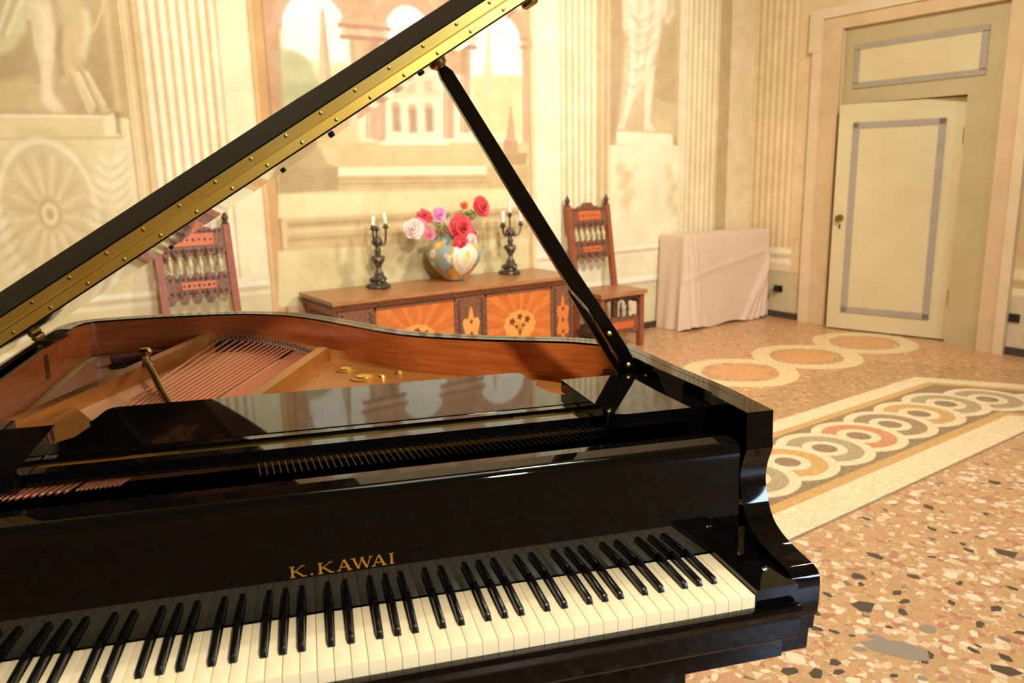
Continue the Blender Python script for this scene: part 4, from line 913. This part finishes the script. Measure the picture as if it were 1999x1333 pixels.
# ------------------------------------------------------------------ furniture along the back wall
M['walnut'] = mat('walnut', (150, 78, 44), (176, 98, 58), rough=.4, scale=12, stretch=(1, 6, 6))
M['walnut_top'] = mat('walnut_top', (160, 106, 66), (184, 130, 86), rough=.35, scale=8, stretch=(1, 8, 8))
M['carved'] = mat('dark_carved_wood', (104, 66, 46), (146, 94, 66), rough=.5, scale=60, bump=.5)
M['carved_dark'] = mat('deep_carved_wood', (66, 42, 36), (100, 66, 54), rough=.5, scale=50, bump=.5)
M['veneer_a'] = mat('burr_veneer', (196, 104, 46), (208, 118, 56), rough=.3, scale=10, stretch=(1, 1, 5))
M['veneer_b'] = mat('burr_veneer_light', (206, 116, 54), (216, 130, 66), rough=.3, scale=10, stretch=(5, 1, 1))
M['inlay_light'] = mat('maple_inlay', (228, 152, 76), (234, 166, 92), rough=.3, scale=30)
M['inlay_dark'] = mat('ebony_inlay', (120, 52, 26), rough=.35)
M['chair_panel'] = mat('chair_panel_wood', (196, 98, 48), (212, 116, 62), rough=.4, scale=20, stretch=(1, 1, 5))
M['chair_post'] = mat('chair_post_wood', (140, 72, 46), (164, 90, 60), rough=.4, scale=14, stretch=(6, 6, 1))
M['bone'] = mat('pale_spindle', (212, 196, 150), (196, 176, 128), rough=.5, scale=30)
M['bronze'] = mat('patinated_bronze', (70, 63, 55), (136, 124, 106), rough=.4, metal=.7, scale=60, bump=.4)
M['wax'] = mat('candle_wax', (246, 240, 222), rough=.45)
M['wick'] = mat('wick', (30, 26, 22), rough=.9)
M['leaf'] = mat('leaf_green', (118, 134, 66), (150, 158, 88), rough=.5, scale=30)
M['stem'] = mat('stem_green', (96, 112, 56), rough=.5)
M['red'] = mat('red_petal', (214, 62, 72), (228, 92, 98), rough=.6, scale=30)
M['pink'] = mat('pink_petal', (230, 112, 138), (240, 150, 170), rough=.6, scale=30)
M['blush'] = mat('blush_petal', (244, 208, 200), (246, 224, 214), rough=.6, scale=30)
M['magenta'] = mat('magenta_petal', (226, 120, 186), (240, 180, 214), rough=.6, scale=30)
M['orange'] = mat('orange_petal', (224, 106, 48), rough=.6)

# --- low marquetry chest
SX0, SX1, SY0, SY1, SH = .80, 2.665, 3.765, 4.305, .659
chest = empty('chest', ((SX0 + SX1) / 2, (SY0 + SY1) / 2, 0)); tag(chest, 'long low inlaid wooden chest with starburst marquetry doors against the wall', 'chest')
CO = -chest.location
def cp(bm, name, m, parent=None, bev=0, **k):
    o = fin(bm, name, m, parent or chest, bev=bev, **k)
    if parent is None: o.location = CO
    return o
bm = BM(); box(bm, SX0 + .02, SX1 - .02, SY0 + .012, SY1, .06, .60); body = cp(bm, 'body', M['walnut'], bev=.003)
bm = BM(); box(bm, SX0, SX1, SY0 - .005, SY1, 0, .075); cp(bm, 'plinth', M['carved'], bev=.008)
bm = BM(); box(bm, SX0 - .025, SX1 + .02, SY0 - .03, SY1 + .005, .636, SH); cp(bm, 'top', M['walnut_top'], bev=.006)
bm = BM(); prism(bm, [(SY0 + .02, .59), (SY0 + .006, .592), (SY0 - .004, .605), (SY0 - .012, .622), (SY0 - .022, .636), (SY0 + .02, .636)], SX0 - .012, SX1 + .01, 'x'); cp(bm, 'cornice', M['carved'], bev=.002)
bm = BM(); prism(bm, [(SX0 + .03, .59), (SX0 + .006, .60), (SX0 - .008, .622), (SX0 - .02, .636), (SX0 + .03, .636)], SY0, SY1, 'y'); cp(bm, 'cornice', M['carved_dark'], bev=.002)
stiles = [(SX0 + .018, 1.056), (1.648, 1.878), (2.455, SX1 - .018)]
for a, b in stiles:
    bm = BM(); box(bm, a, b, SY0, SY0 + .02, .078, .588); st = cp(bm, 'carved_stile', M['carved'], bev=.003)
    cx_, hw = (a + b) / 2, (b - a) / 2
    bm = BM()
    for k in range(26):
        for s in (-1, 1):
            z = .095 + .0188 * k; x = cx_ + s * (hw - .018 - .012 * math.sin(k * 1.3) ** 2); ball(bm, (x, SY0 - .001, z), .0085, 8, 5, (1.2, .7, 1))
    cp(bm, 'carving', M['carved_dark'], st, kind='stuff')
    q = []
    for k in range(40):
        t = 2 * PI * k / 40; r = 1 + .22 * math.cos(6 * t); q.append((cx_ + hw * .55 * r * math.sin(t) * (.9 if abs(math.cos(t)) > .5 else 1), .335 + .175 * r * math.cos(t) * .88))
    bm = BM(); prism(bm, q, SY0 - .004, SY0 + .002, 'y'); cp(bm, 'cartouche', M['inlay_light'] if hw > .1 else M['veneer_b'], st)
    for z in (.25, .335, .42):
        bm = BM(); ball(bm, (cx_, SY0 - .004, z), .012, 10, 6, (1, .35, 1.3)); cp(bm, 'inlay_bud', M['inlay_dark'], st)
for a, b in ((1.058, 1.646), (1.880, 2.453)):
    bm = BM(); box(bm, a, b, SY0 + .004, SY0 + .02, .078, .588); dr_ = cp(bm, 'door_panel', M['veneer_a'], bev=.002)
    bm = BM()
    for f in ((a, a + .012, .078, .588), (b - .012, b, .078, .588), (a, b, .576, .588), (a, b, .078, .090)): box(bm, f[0], f[1], SY0 - .003, SY0 + .01, f[2], f[3])
    cp(bm, 'moulding', M['carved'], dr_, bev=.001)
    cx_, cz_ = (a + b) / 2, .345
    def edge_pt(t):
        dx, dz = math.cos(t), math.sin(t); hw, hh = (b - a) / 2 - .014, .23
        s = min(hw / abs(dx) if abs(dx) > 1e-6 else 9, hh / abs(dz) if abs(dz) > 1e-6 else 9); return (cx_ + dx * s, cz_ + dz * s * (1 if dz > 0 else 1.05))
    nr = 28
    for k in range(nr):
        t0, t1 = 2 * PI * k / nr, 2 * PI * (k + 1) / nr
        bm = BM(); prism(bm, [(cx_ + .06 * math.cos(t0), cz_ + .06 * math.sin(t0)), edge_pt(t0 + .004), edge_pt(t1 - .004), (cx_ + .06 * math.cos(t1), cz_ + .06 * math.sin(t1))], SY0 + .0015 + (.0006 if k % 2 else 0), SY0 + .006, 'y')
        cp(bm, 'veneer_ray', M['veneer_a'] if k % 2 else M['veneer_b'], dr_)
    q = [(cx_ + .135 * (1 + .04 * math.cos(12 * t)) * math.cos(t), cz_ + .105 * (1 + .04 * math.cos(12 * t)) * math.sin(t)) for t in np.linspace(0, 2 * PI, 72, endpoint=False)]
    bm = BM(); prism(bm, q, SY0 - .001, SY0 + .004, 'y'); md = cp(bm, 'medallion', M['inlay_light'], dr_)
    for dx, dz, r in ((0, .06, .02), (-.065, .03, .022), (.065, .035, .022), (-.03, -.01, .012), (.03, -.005, .012)):
        bm = BM(); prism(bm, [(cx_ + dx + r * (1 + .3 * math.cos(5 * t)) * math.cos(t), cz_ + dz + r * (1 + .3 * math.cos(5 * t)) * math.sin(t)) for t in np.linspace(0, 2 * PI, 30, endpoint=False)], SY0 - .0022, SY0 - .0008, 'y'); cp(bm, 'inlay_flower', M['inlay_dark'], dr_)
    bm = BM()
    for dx in (-.065, -.03, 0, .03, .065): tube(bm, spline([(cx_, SY0 - .0012, cz_ - .08), (cx_ + dx * .3, SY0 - .0012, cz_ - .03), (cx_ + dx, SY0 - .0012, cz_ + .02)], 4), .0022, 5)
    cp(bm, 'inlay_stems', M['inlay_dark'], dr_)
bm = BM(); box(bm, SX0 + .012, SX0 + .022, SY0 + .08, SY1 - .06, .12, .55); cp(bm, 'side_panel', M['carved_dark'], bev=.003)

# --- carved side chairs
def lobes(x0, x1, zb, zt, n, up, dn):
    """outline (x,z) of a rail with scalloped top and bottom edges"""
    w_ = (x1 - x0) / n; q = []
    for k in range(n): q += [(x0 + w_ * (k + .5) - w_ * .47 * math.cos(t), zt + up * math.sin(t)) for t in np.linspace(0, PI, 8)]
    for k in range(n)[::-1]: q += [(x0 + w_ * (k + .5) + w_ * .47 * math.cos(t), zb - dn * math.sin(t)) for t in np.linspace(0, PI, 8)]
    return q
def make_chair(loc, label):
    ch = empty('carved_chair', loc); tag(ch, label, 'chair', 'carved chairs along the frescoed wall')
    HW, D = .205, .31                       # half width at the posts, seat depth; origin between the back feet
    def part(bm, name, m, parent=None, bev=0, **k): return fin(bm, name, m, parent or ch, bev=bev, **k)
    lean = lambda z: .0 if z < .45 else (z - .45) * .16
    for s in (-1, 1):
        bm = BM(); zs = [0, .43, .47, .8, 1.13]
        rings = [[bm.verts.new((s * HW + a * .021, lean(z) + b * .021, z)) for a, b in ((-1, -1), (1, -1), (1, 1), (-1, 1))] for z in zs]
        for p, q in zip(rings, rings[1:]):
            for k in range(4): bm.faces.new((p[k], p[(k + 1) % 4], q[(k + 1) % 4], q[k]))
        bm.faces.new(rings[0][::-1]); bm.faces.new(rings[-1]); po = part(bm, 'back_post', M['chair_post'], bev=.004)
        bm = BM(); lathe(bm, [(.02, 0), (.022, .008), (.012, .016), (.017, .026), (.022, .04), (.016, .056), (.008, .068), (.004, .082), (0, .086)], 12, (s * HW, lean(1.13), 1.13)); part(bm, 'finial', M['carved_dark'], po)
        bm = BM(); rings = [[bm.verts.new((s * (HW + .005) + a * .022, -D + b * .022, z)) for a, b in ((-1, -1), (1, -1), (1, 1), (-1, 1))] for z in (0, .43)]
        for k in range(4): bm.faces.new((rings[0][k], rings[0][(k + 1) % 4], rings[1][(k + 1) % 4], rings[1][k]))
        bm.faces.new(rings[0][::-1]); bm.faces.new(rings[1]); part(bm, 'front_leg', M['chair_post'], bev=.004)
        bm = BM(); box(bm, s * HW - .012, s * HW + .012, -D + .02, -.02, .10, .14); part(bm, 'side_stretcher', M['carved_dark'], bev=.003)
        bm = BM(); box(bm, s * HW - .012, s * HW + .012, -D + .02, -.02, .36, .43); part(bm, 'seat_rail', M['carved_dark'], bev=.003)
    def shear(bm): 
        for v in bm.verts: v.co.y += lean(v.co.z)
    def rail(zb, zt, n, up, dn, pz, crest=0):
        q = lobes(-HW + .015, HW - .015, zb, zt, n, up, dn)
        if crest:
            q = [(x, z + (crest * math.exp(-(x / .075) ** 2) if z > (zb + zt) / 2 else 0)) for x, z in q]
        bm = BM(); prism(bm, q, -.014, .014, 'y'); shear(bm); r = part(bm, 'carved_rail', M['carved'], bev=.002)
        bm = BM(); w_ = .118 if crest else .1; box(bm, -w_, w_, -.021, -.012, pz[0], pz[1]); shear(bm); p = part(bm, 'inset_panel', M['chair_panel'], r, bev=.003)
        bm = BM()
        for k in range(7): x = -w_ + w_ * 2 * (k + .5) / 7; ball(bm, (x, -.021, (pz[0] + pz[1]) / 2), .0075, 8, 5, (1.1, .5, 1.4 if k % 2 else .8))
        shear(bm); part(bm, 'panel_carving', M['carved_dark'], r, kind='stuff')
        bm = BM()
        for k in range(n * 2):
            for z, sg in ((zt + up * .35, 1), (zb - dn * .35, -1)):
                x = (-HW + .03) + (2 * HW - .06) * (k + .5) / (n * 2); ball(bm, (x, -.014, z), .011, 8, 5, (1, .5, 1))
        shear(bm); part(bm, 'lobe_carving', M['carved_dark'], r, kind='stuff')
    rail(1.0, 1.085, 6, .026, .05, (1.012, 1.085), .045)
    rail(.755, .80, 5, .05, .055, (.756, .80))
    for x in (-.145, -.09, -.03, .03, .09, .145):
        bm = BM(); lathe(bm, [(.006, .835), (.012, .85), (.007, .86), (.015, .89), (.017, .905), (.010, .925), (.006, .935), (.011, .945), (.007, .96)], 10, (x, 0, 0)); shear(bm); part(bm, 'spindle', M['bone'] if abs(x) < .12 else M['bone'])
    bm = BM(); box(bm, -HW - .04, HW + .04, -D - .045, .03, .43, .465); part(bm, 'seat', M['walnut_top'], bev=.008, seg=3)
    # front apron and stretcher
    bm = BM(); q = [(-HW + .02, .43), (HW - .02, .43)]
    for k in range(3)[::-1]:
        w_ = (2 * HW - .04) / 3; x0 = -HW + .02 + w_ * k; q += [(x0 + w_ / 2 + w_ * .5 * math.cos(t), .345 + .055 * math.sin(t)) for t in np.linspace(0, PI, 9)]
    prism(bm, q, -D - .012, -D + .012, 'y'); part(bm, 'apron', M['carved_dark'], bev=.002)
    bm = BM(); prism(bm, lobes(-HW + .02, HW - .02, .15, .235, 5, .03, .03), -D - .012, -D + .012, 'y'); fs = part(bm, 'front_stretcher', M['carved'], bev=.002)
    bm = BM(); box(bm, -.12, .12, -D - .02, -D - .01, .165, .222); part(bm, 'inset_panel', M['chair_panel'], fs, bev=.003)
    for x in (-.07, .0, .07):
        bm = BM(); lathe(bm, [(.006, .255), (.012, .275), (.008, .29), (.014, .315), (.007, .345), (.006, .375)], 10, (x, -D, 0)); part(bm, 'spindle', M['carved_dark'])
    bm = BM(); box(bm, -HW + .02, HW - .02, -.012, .012, .12, .17); part(bm, 'back_stretcher', M['carved_dark'], bev=.003)
    return ch
make_chair((3.225, 4.185, 0), 'carved wooden chair between the inlaid chest and the draped box')
make_chair((.135, 4.185, 0), 'carved wooden chair left of the chest, partly hidden behind the piano')

# --- candelabra and candles
def candelabrum(loc, label, arms, candles):
    c = empty('candelabrum', loc); tag(c, label, 'candelabra', 'bronze candelabra on the chest')
    bm = BM(); lathe(bm, [(.055, .0), (.06, .008), (.056, .02), (.04, .03), (.034, .045), (.044, .058), (.03, .075), (.02, .09)], 18)
    for k in range(3):
        a = 2 * PI * k / 3 + .5; ball(bm, (.056 * math.cos(a), .056 * math.sin(a), .014), .02, 10, 7, (1, 1, .7)); ball(bm, (.04 * math.cos(a), .04 * math.sin(a), .05), .016, 8, 6)
    bmesh.ops.scale(bm, vec=(1.25, 1.25, 1.1), verts=bm.verts); fin(bm, 'foot', M['bronze'], c)
    bm = BM(); lathe(bm, [(.016, .085), (.024, .10), (.014, .115), (.011, .14), (.02, .165), (.03, .19), (.026, .21), (.012, .225), (.016, .25), (.01, .275), (.013, .30), (.026, .315), (.02, .33), (.012, .345)], 16)
    for k in range(5):
        a = 2 * PI * k / 5; ball(bm, (.022 * math.cos(a), .022 * math.sin(a), .20), .012, 8, 6, (1, 1, 1.5)); ball(bm, (.018 * math.cos(a + .6), .018 * math.sin(a + .6), .305), .010, 8, 6, (1, 1, 1.3))
    bmesh.ops.scale(bm, vec=(1.45, 1.45, 1), verts=bm.verts); fin(bm, 'stem', M['bronze'], c)
    for dx, dy, zc in arms:
        bm = BM()
        if abs(dx) + abs(dy) > 1e-3: tube(bm, spline([(0, 0, .30), (dx * .4, dy * .4, .285), (dx * .85, dy * .85, .30), (dx, dy, zc - .03)], 6), [.008] * 18 + [.0065], 8)
        else: tube(bm, [(0, 0, .33), (0, 0, zc - .03)], .008, 8)
        lathe(bm, [(.006, -.03), (.01, -.02), (.022, -.012), (.024, -.006), (.012, -.004), (.014, .012), (.013, .014), (0.0, .0138)], 14, (dx, dy, zc)); fin(bm, 'arm', M['bronze'], c)
    for (dx, dy, zc), (tx, ty), h, lab in candles:
        cn = empty('candle', (loc[0] + dx, loc[1] + dy, loc[2] + zc + .014)); cn.rotation_euler = (ty, tx, 0); tag(cn, lab, 'candle', 'white candles in the candelabra')
        bm = BM(); lathe(bm, [(.0135, 0), (.0140, h - .006), (.011, h), (.005, h - .002), (0, h - .003)], 14); fin(bm, 'wax', M['wax'], cn)
        bm = BM(); tube(bm, [(0, 0, h - .004), (.001, 0, h + .004), (.003, 0, h + .009)], .0012, 6); fin(bm, 'wick', M['wick'], cn)
aL = [(-.036, -.02, .41), (.062, -.01, .415), (0.012, .03, .40)]
candelabrum((1.268, 4.12, SH), 'dark bronze candelabrum left of the flower vase', aL,
            [(aL[0], (.12, 0), .062, 'short white candle leaning in the left arm of the left candelabrum'), (aL[1], (-.18, 0), .075, 'white candle leaning in the right arm of the left candelabrum')])
aR = [(-.075, -.02, .375), (-.045, .03, .362), (0, 0, .445), (.098, .0, .375)]
candelabrum((2.34, 4.12, SH), 'dark bronze candelabrum right of the flower vase', aR,
            [(aR[0], (0, 0), .085, 'leftmost white candle of the right candelabrum'), (aR[1], (.0, 0), .075, 'white candle just left of the tall centre one in the right candelabrum'), (aR[2], (0, 0), .09, 'topmost white candle in the centre of the right candelabrum'), (aR[3], (.02, 0), .085, 'white candle in the right arm of the right candelabrum')])

# --- painted majolica vase and its flowers
VX, VY, VZ = 1.855, 4.115, SH
prof = spline([(.06, 0), (.075, .012), (.09, .03), (.145, .085), (.185, .15), (.196, .205), (.172, .262), (.125, .295), (.104, .31), (.108, .325), (.122, .336)], 5)
nth, npf = 144, len(prof)
th = np.linspace(0, 2 * PI, nth, endpoint=False)
R2 = np.array([p[0] for p in prof]); Z2 = np.array([p[1] for p in prof])
TT, ZZ = np.meshgrid(th, Z2); RR = np.repeat(R2[:, None], nth, 1)
colr = np.empty((npf, nth, 3)); colr[:] = (158, 180, 176)
def vm(mask, c, a=1.0): colr[mask] = colr[mask] * (1 - a) + np.array(c, float) * a
def dth(t0): return (TT - t0 + PI) % (2 * PI) - PI
rg = np.random.default_rng(3)
for _ in range(60):
    t0, z0 = rg.uniform(0, 2 * PI), rg.uniform(.03, .31); cc = [(66, 108, 126), (232, 228, 206), (222, 160, 60), (92, 128, 112)][rg.integers(4)]
    vm((dth(t0) * .19 / rg.uniform(.015, .035)) ** 2 + ((ZZ - z0) / rg.uniform(.012, .03)) ** 2 < 1, cc, .8)
for k in range(6):
    t0 = 2 * PI * k / 6 - PI / 2 - .55
    vm((dth(t0) * .17 / .075) ** 2 + ((ZZ - .055) / .062) ** 2 < 1, (90, 118, 128)); vm((dth(t0) * .17 / .066) ** 2 + ((ZZ - .05) / .055) ** 2 < 1, (226, 160, 58)); vm((dth(t0) * .17 / .04) ** 2 + ((ZZ - .035) / .03) ** 2 < 1, (240, 190, 96))
for k in range(8):
    t0, z0 = 2 * PI * k / 8 - 2.2, .17 + .035 * (k % 2)
    for j in range(6): vm(((dth(t0) * .2 - .022 * math.cos(j * PI / 3)) / .013) ** 2 + ((ZZ - z0 - .022 * math.sin(j * PI / 3)) / .013) ** 2 < 1, (246, 240, 222))
    vm((dth(t0) * .2 / .011) ** 2 + ((ZZ - z0) / .011) ** 2 < 1, (222, 170, 80))
for k in range(7):
    t0 = 2 * PI * k / 7 - 1.9; vm((dth(t0) * .17 / .045) ** 2 + ((ZZ - .262) / .03) ** 2 < 1, (228, 172, 72)); vm((dth(t0) * .17 / .022) ** 2 + ((ZZ - .262) / .02) ** 2 < 1, (240, 208, 130))
tm = -1.66
vm((dth(tm) * .2 / .112) ** 2 + ((ZZ - .17) / .135) ** 2 < 1, (222, 176, 84)); vm((dth(tm) * .2 / .1) ** 2 + ((ZZ - .17) / .122) ** 2 < 1, (248, 242, 218))
e = (dth(tm) * .2 / .075) ** 2 + ((ZZ - .175) / .09) ** 2; vm((e < 1) & (e > .78), (232, 208, 136)); vm((dth(tm) * .2 / .03) ** 2 + ((ZZ - .18) / .055) ** 2 < 1, (240, 224, 168)); vm((dth(tm + .08) * .2 / .018) ** 2 + ((ZZ - .2) / .022) ** 2 < 1, (226, 196, 124))
vm(ZZ > .325, (214, 166, 78)); vm(ZZ < .012, (96, 116, 130))
vase = empty('flower_vase', (VX, VY, VZ)); tag(vase, 'round painted ceramic vase in blue, yellow and white with a cream medallion', 'vase')
bm = BM(); lathe(bm, prof, nth); me = bpy.data.meshes.new('body'); bm.normal_update()
for f in bm.faces: f.smooth = True
bm.to_mesh(me); bm.free()
at = me.attributes.new('paint', 'FLOAT_COLOR', 'POINT'); at.data.foreach_set('color', np.concatenate([lin(colr.reshape(-1, 3)), np.ones((npf * nth, 1))], 1).astype(np.float32).ravel())
M['majolica'] = paint_mat('majolica', .15, .05, 20, .6); link('body', me, M['majolica'], vase)
bm = BM(); lathe(bm, [(.0, .30), (.118, .3005)], 24); fin(bm, 'water', M['stem'], vase)

def petal_flower(name, mname, px, r, label, dy=0.0, face=(0, -1, .35), layers=5, n0=9, centre=None, leaves=0):
    x, z = px; base = Vector((VX, VY, VZ + .31))
    c = Vector((x, VY + dy, z)); f = empty(name, base); tag(f, label, 'flower', 'cut dahlias in the painted vase')
    q = Vector(face).normalized().to_track_quat('Z', 'Y').to_matrix().to_4x4(); T = Matrix.Translation(c - base) @ q
    bm = BM(); rr = random.Random(label)
    for l in range(layers):
        t = l / max(layers - 1, 1); ring_r = r * (1 - .78 * t); lift = r * (.02 + .55 * t ** 1.2); n = max(5, int(n0 - l * .9 + 3)); tilt = .25 + .95 * t
        for k in range(n):
            a = 2 * PI * (k + .5 * (l % 2)) / n + rr.uniform(-.1, .1); pl_ = r * (.55 - .12 * t); w_ = ring_r * PI / n * 1.15 + .002
            ct, st = math.cos(tilt), math.sin(tilt); pts = []
            for s, (u, wv, dz) in enumerate(((0, .35, 0), (.5, 1, -.18), (.85, .8, -.08), (1, .15, .08))):
                jt = rr.uniform(.85, 1.18) if s == 0 else jt; rad = max(ring_r - pl_, 0) + u * pl_ * ct * jt; zz = lift + u * pl_ * st * .6 + dz * r * .25
                for sg in (-1, 1): pts.append(bm.verts.new((rad * math.cos(a) - sg * w_ * wv * math.sin(a), rad * math.sin(a) + sg * w_ * wv * math.cos(a), zz + .06 * r * wv)))
            for s in range(3): bm.faces.new((pts[2 * s], pts[2 * s + 1], pts[2 * s + 3], pts[2 * s + 2]))
    ball(bm, (0, 0, r * .18), r * .5, 12, 8, (1, 1, .55))
    bmesh.ops.transform(bm, matrix=T, verts=bm.verts); fin(bm, 'bloom', M[mname], f, ang=80)
    if centre:
        bm = BM(); ball(bm, (0, 0, r * .5), r * .26, 10, 6, (1, 1, .5)); bmesh.ops.transform(bm, matrix=T, verts=bm.verts); fin(bm, 'flower_centre', M[centre], f)
    e = (c - base) - Vector(face).normalized() * r * .1; bm = BM()
    tube(bm, spline([(0, 0, -.2), (e.x * .15, e.y * .15, 0), (e.x * .6, e.y * .6 + .01, e.z * .6), tuple(e)], 5), .0035, 6); fin(bm, 'stem', M['stem'], f)
    for k in range(leaves):
        bm = BM(); a = rr.uniform(-1.2, 1.2) + (0 if k % 2 else PI); p = e * rr.uniform(.45, .85); ll = rr.uniform(.06, .085); d = Vector((math.cos(a), -.35, math.sin(a) * .6 + .1)).normalized(); s = d.cross(Vector((0, -1, .2))).normalized()
        P3 = [p, p + d * ll * .35 + s * ll * .26, p + d * ll * .75 + s * ll * .18, p + d * ll, p + d * ll * .75 - s * ll * .18, p + d * ll * .35 - s * ll * .26]; m_ = p + d * ll * .5 - Vector((0, .008, 0))
        vs = [bm.verts.new(v) for v in P3]; vm_ = bm.verts.new(m_)
        for i in range(6): bm.faces.new((vs[i], vs[(i + 1) % 6], vm_))
        o = fin(bm, 'leaf', M['leaf'], f, ang=80); sm = o.modifiers.new('thickness', 'SOLIDIFY'); sm.thickness = .0012
    return f
FP = [(1.517,1.044),(1.588,1.064),(1.625,1.003),(1.638,1.117),(1.727,1.13),(1.849,1.032),(1.816,0.931),(1.937,1.016),(1.965,0.986),(2.07,1.168),(1.955,1.18),(1.909,0.946)]
petal_flower('dahlia', 'blush', FP[0], .072, 'pale blush dahlia at the far left of the bouquet', -.05, (-.5, -1, .3), leaves=1)
petal_flower('dahlia', 'pink', FP[1], .06, 'pink dahlia just right of the pale blush one', .0, (-.3, -1, .5), leaves=1)
petal_flower('dahlia', 'pink', FP[2], .042, 'small pink dahlia low on the left above the vase rim', -.07, (-.2, -1, .1))
petal_flower('dahlia', 'red', FP[3], .058, 'red dahlia beside the magenta one', .02, (-.2, -1, .6), leaves=1)
petal_flower('dahlia', 'magenta', FP[4], .056, 'magenta dahlia at the top left of the bouquet', -.03, (0, -1, .25), leaves=3)
petal_flower('dahlia', 'red', FP[5], .102, 'largest red dahlia in the middle of the bouquet', -.10, (.05, -1, .25), 6, 11, leaves=1)
petal_flower('dahlia', 'red', FP[6], .066, 'red dahlia hanging low over the vase front', -.15, (-.05, -1, -.1))
petal_flower('dahlia', 'pink', FP[7], .045, 'pink dahlia right of the largest red one', -.05, (.5, -1, .3), leaves=2)
petal_flower('dahlia', 'red', FP[8], .034, 'small red dahlia at the right above the medallion', -.08, (.5, -1, .1))
petal_flower('dahlia', 'red', FP[9], .08, 'tall rose-red dahlia at the top right of the bouquet', -.02, (.2, -1, .25), 6, 11, centre='orange', leaves=3)
petal_flower('dahlia', 'orange', FP[10], .032, 'small orange-red bud left of the tall dahlia', .01, (-.3, -1, .4), 4, 7, leaves=4)
petal_flower('dahlia', 'blush', FP[11], .05, 'pale blush dahlia low on the right over the vase rim', -.14, (.2, -1, 0))

# --- box under a pale dust sheet
BX0, BX1, BY0, BY1, BZ = 4.085, 5.225, 4.03, 4.315, .835
db = empty('draped_box', ((BX0 + BX1) / 2, (BY0 + BY1) / 2, 0)); tag(db, 'low box under a pale pinkish dust sheet in the room corner', 'covered box')
bm = BM(); box(bm, BX0 + .03, BX1 - .03, BY0 + .045, BY1 - .03, 0, BZ - .02); o = fin(bm, 'box', M['walnut'], db, bev=.004); o.location = -db.location
per = []                                   # walk round the foot print: left side, front, right side, back
def seg_(p, q, n, tagc):
    for k in range(n): t = k / n; per.append((p[0] + (q[0] - p[0]) * t, p[1] + (q[1] - p[1]) * t, tagc, t))
seg_((BX0, BY1), (BX0, BY0), 26, 'l'); seg_((BX0, BY0), (BX1, BY0), 110, 'f'); seg_((BX1, BY0), (BX1, BY1), 26, 'r'); seg_((BX1, BY1), (BX0, BY1), 60, 'b')
nrm = {'l': (-1, 0), 'f': (0, -1), 'r': (1, 0), 'b': (0, 1)}
nv = 44; bm = BM(); rows = []
def g(x, s): return math.exp(-(x / s) ** 2)
for j in range(nv + 1):
    v_ = j / nv; row = []                   # 0 at the top edge, 1 at the hem
    for x, y, tc, t in per:
        nx, ny = nrm[tc]; d = 0.0
        if tc == 'f':
            w_ = .25 + .75 * v_
            d += .016 * v_ * (math.sin(t * 9) * .4 + .6)
            for k, (b0, slope, amp, sd) in enumerate(((.02, .10, .030, .022), (.07, .22, .026, .024), (.13, .16, .016, .02), (.04, .42, .015, .03))): d += amp * g(t - b0 - slope * v_ ** 1.4 * (.6 if k == 3 else .35), sd) * min(1, v_ * 3 + .1)
            for b0, slope, amp, sd in ((.985, .42, .030, .030), (.99, .30, .028, .022), (.985, .18, .028, .018), (.99, .08, .028, .014)): d += amp * g(t - b0 + slope * max(0, v_ - .30) ** 1.15, sd) * min(1, max(0, v_ - .22) * 2.2)
            d += .010 * g(t - (1.0 - (v_ - .22) * 4.2), .10) * (1 if v_ < .48 else 0)
            d -= .012 * g(t - .45, .3) * math.sin(PI * v_)
        elif tc in 'lr': d += .02 * v_ * (.5 + .5 * math.sin(t * 13 + 2 * v_)) + .012 * v_ + .01 * math.sin(t * 7) * v_
        else: d += .004 * v_
        corner = 0
        z = BZ - (BZ - .004) * v_ + (.010 * math.sin(t * 14) * (v_ ** 6) + .012 * v_ ** 8 if tc == 'f' else 0) - .014 * (1 - v_) ** 14 * 0
        if v_ == 0: d -= .004
        if tc == 'b' : d = min(d, .003)
        if tc == 'r': d = min(d, .03)
        row.append(bm.verts.new((x + nx * d, y + ny * d, max(z, .003) if tc != 'f' else max(z, .003))))
    rows.append(row)
n = len(per)
for a, b in zip(rows, rows[1:]):
    for k in range(n): bm.faces.new((a[k], a[(k + 1) % n], b[(k + 1) % n], b[k]))
bm.faces.new(rows[0])
es = [e for e in bm.edges if all(v in set(rows[0]) for v in e.verts)]
o = fin(bm, 'dust_sheet', M['cloth'], db, ang=60); o.location = -db.location
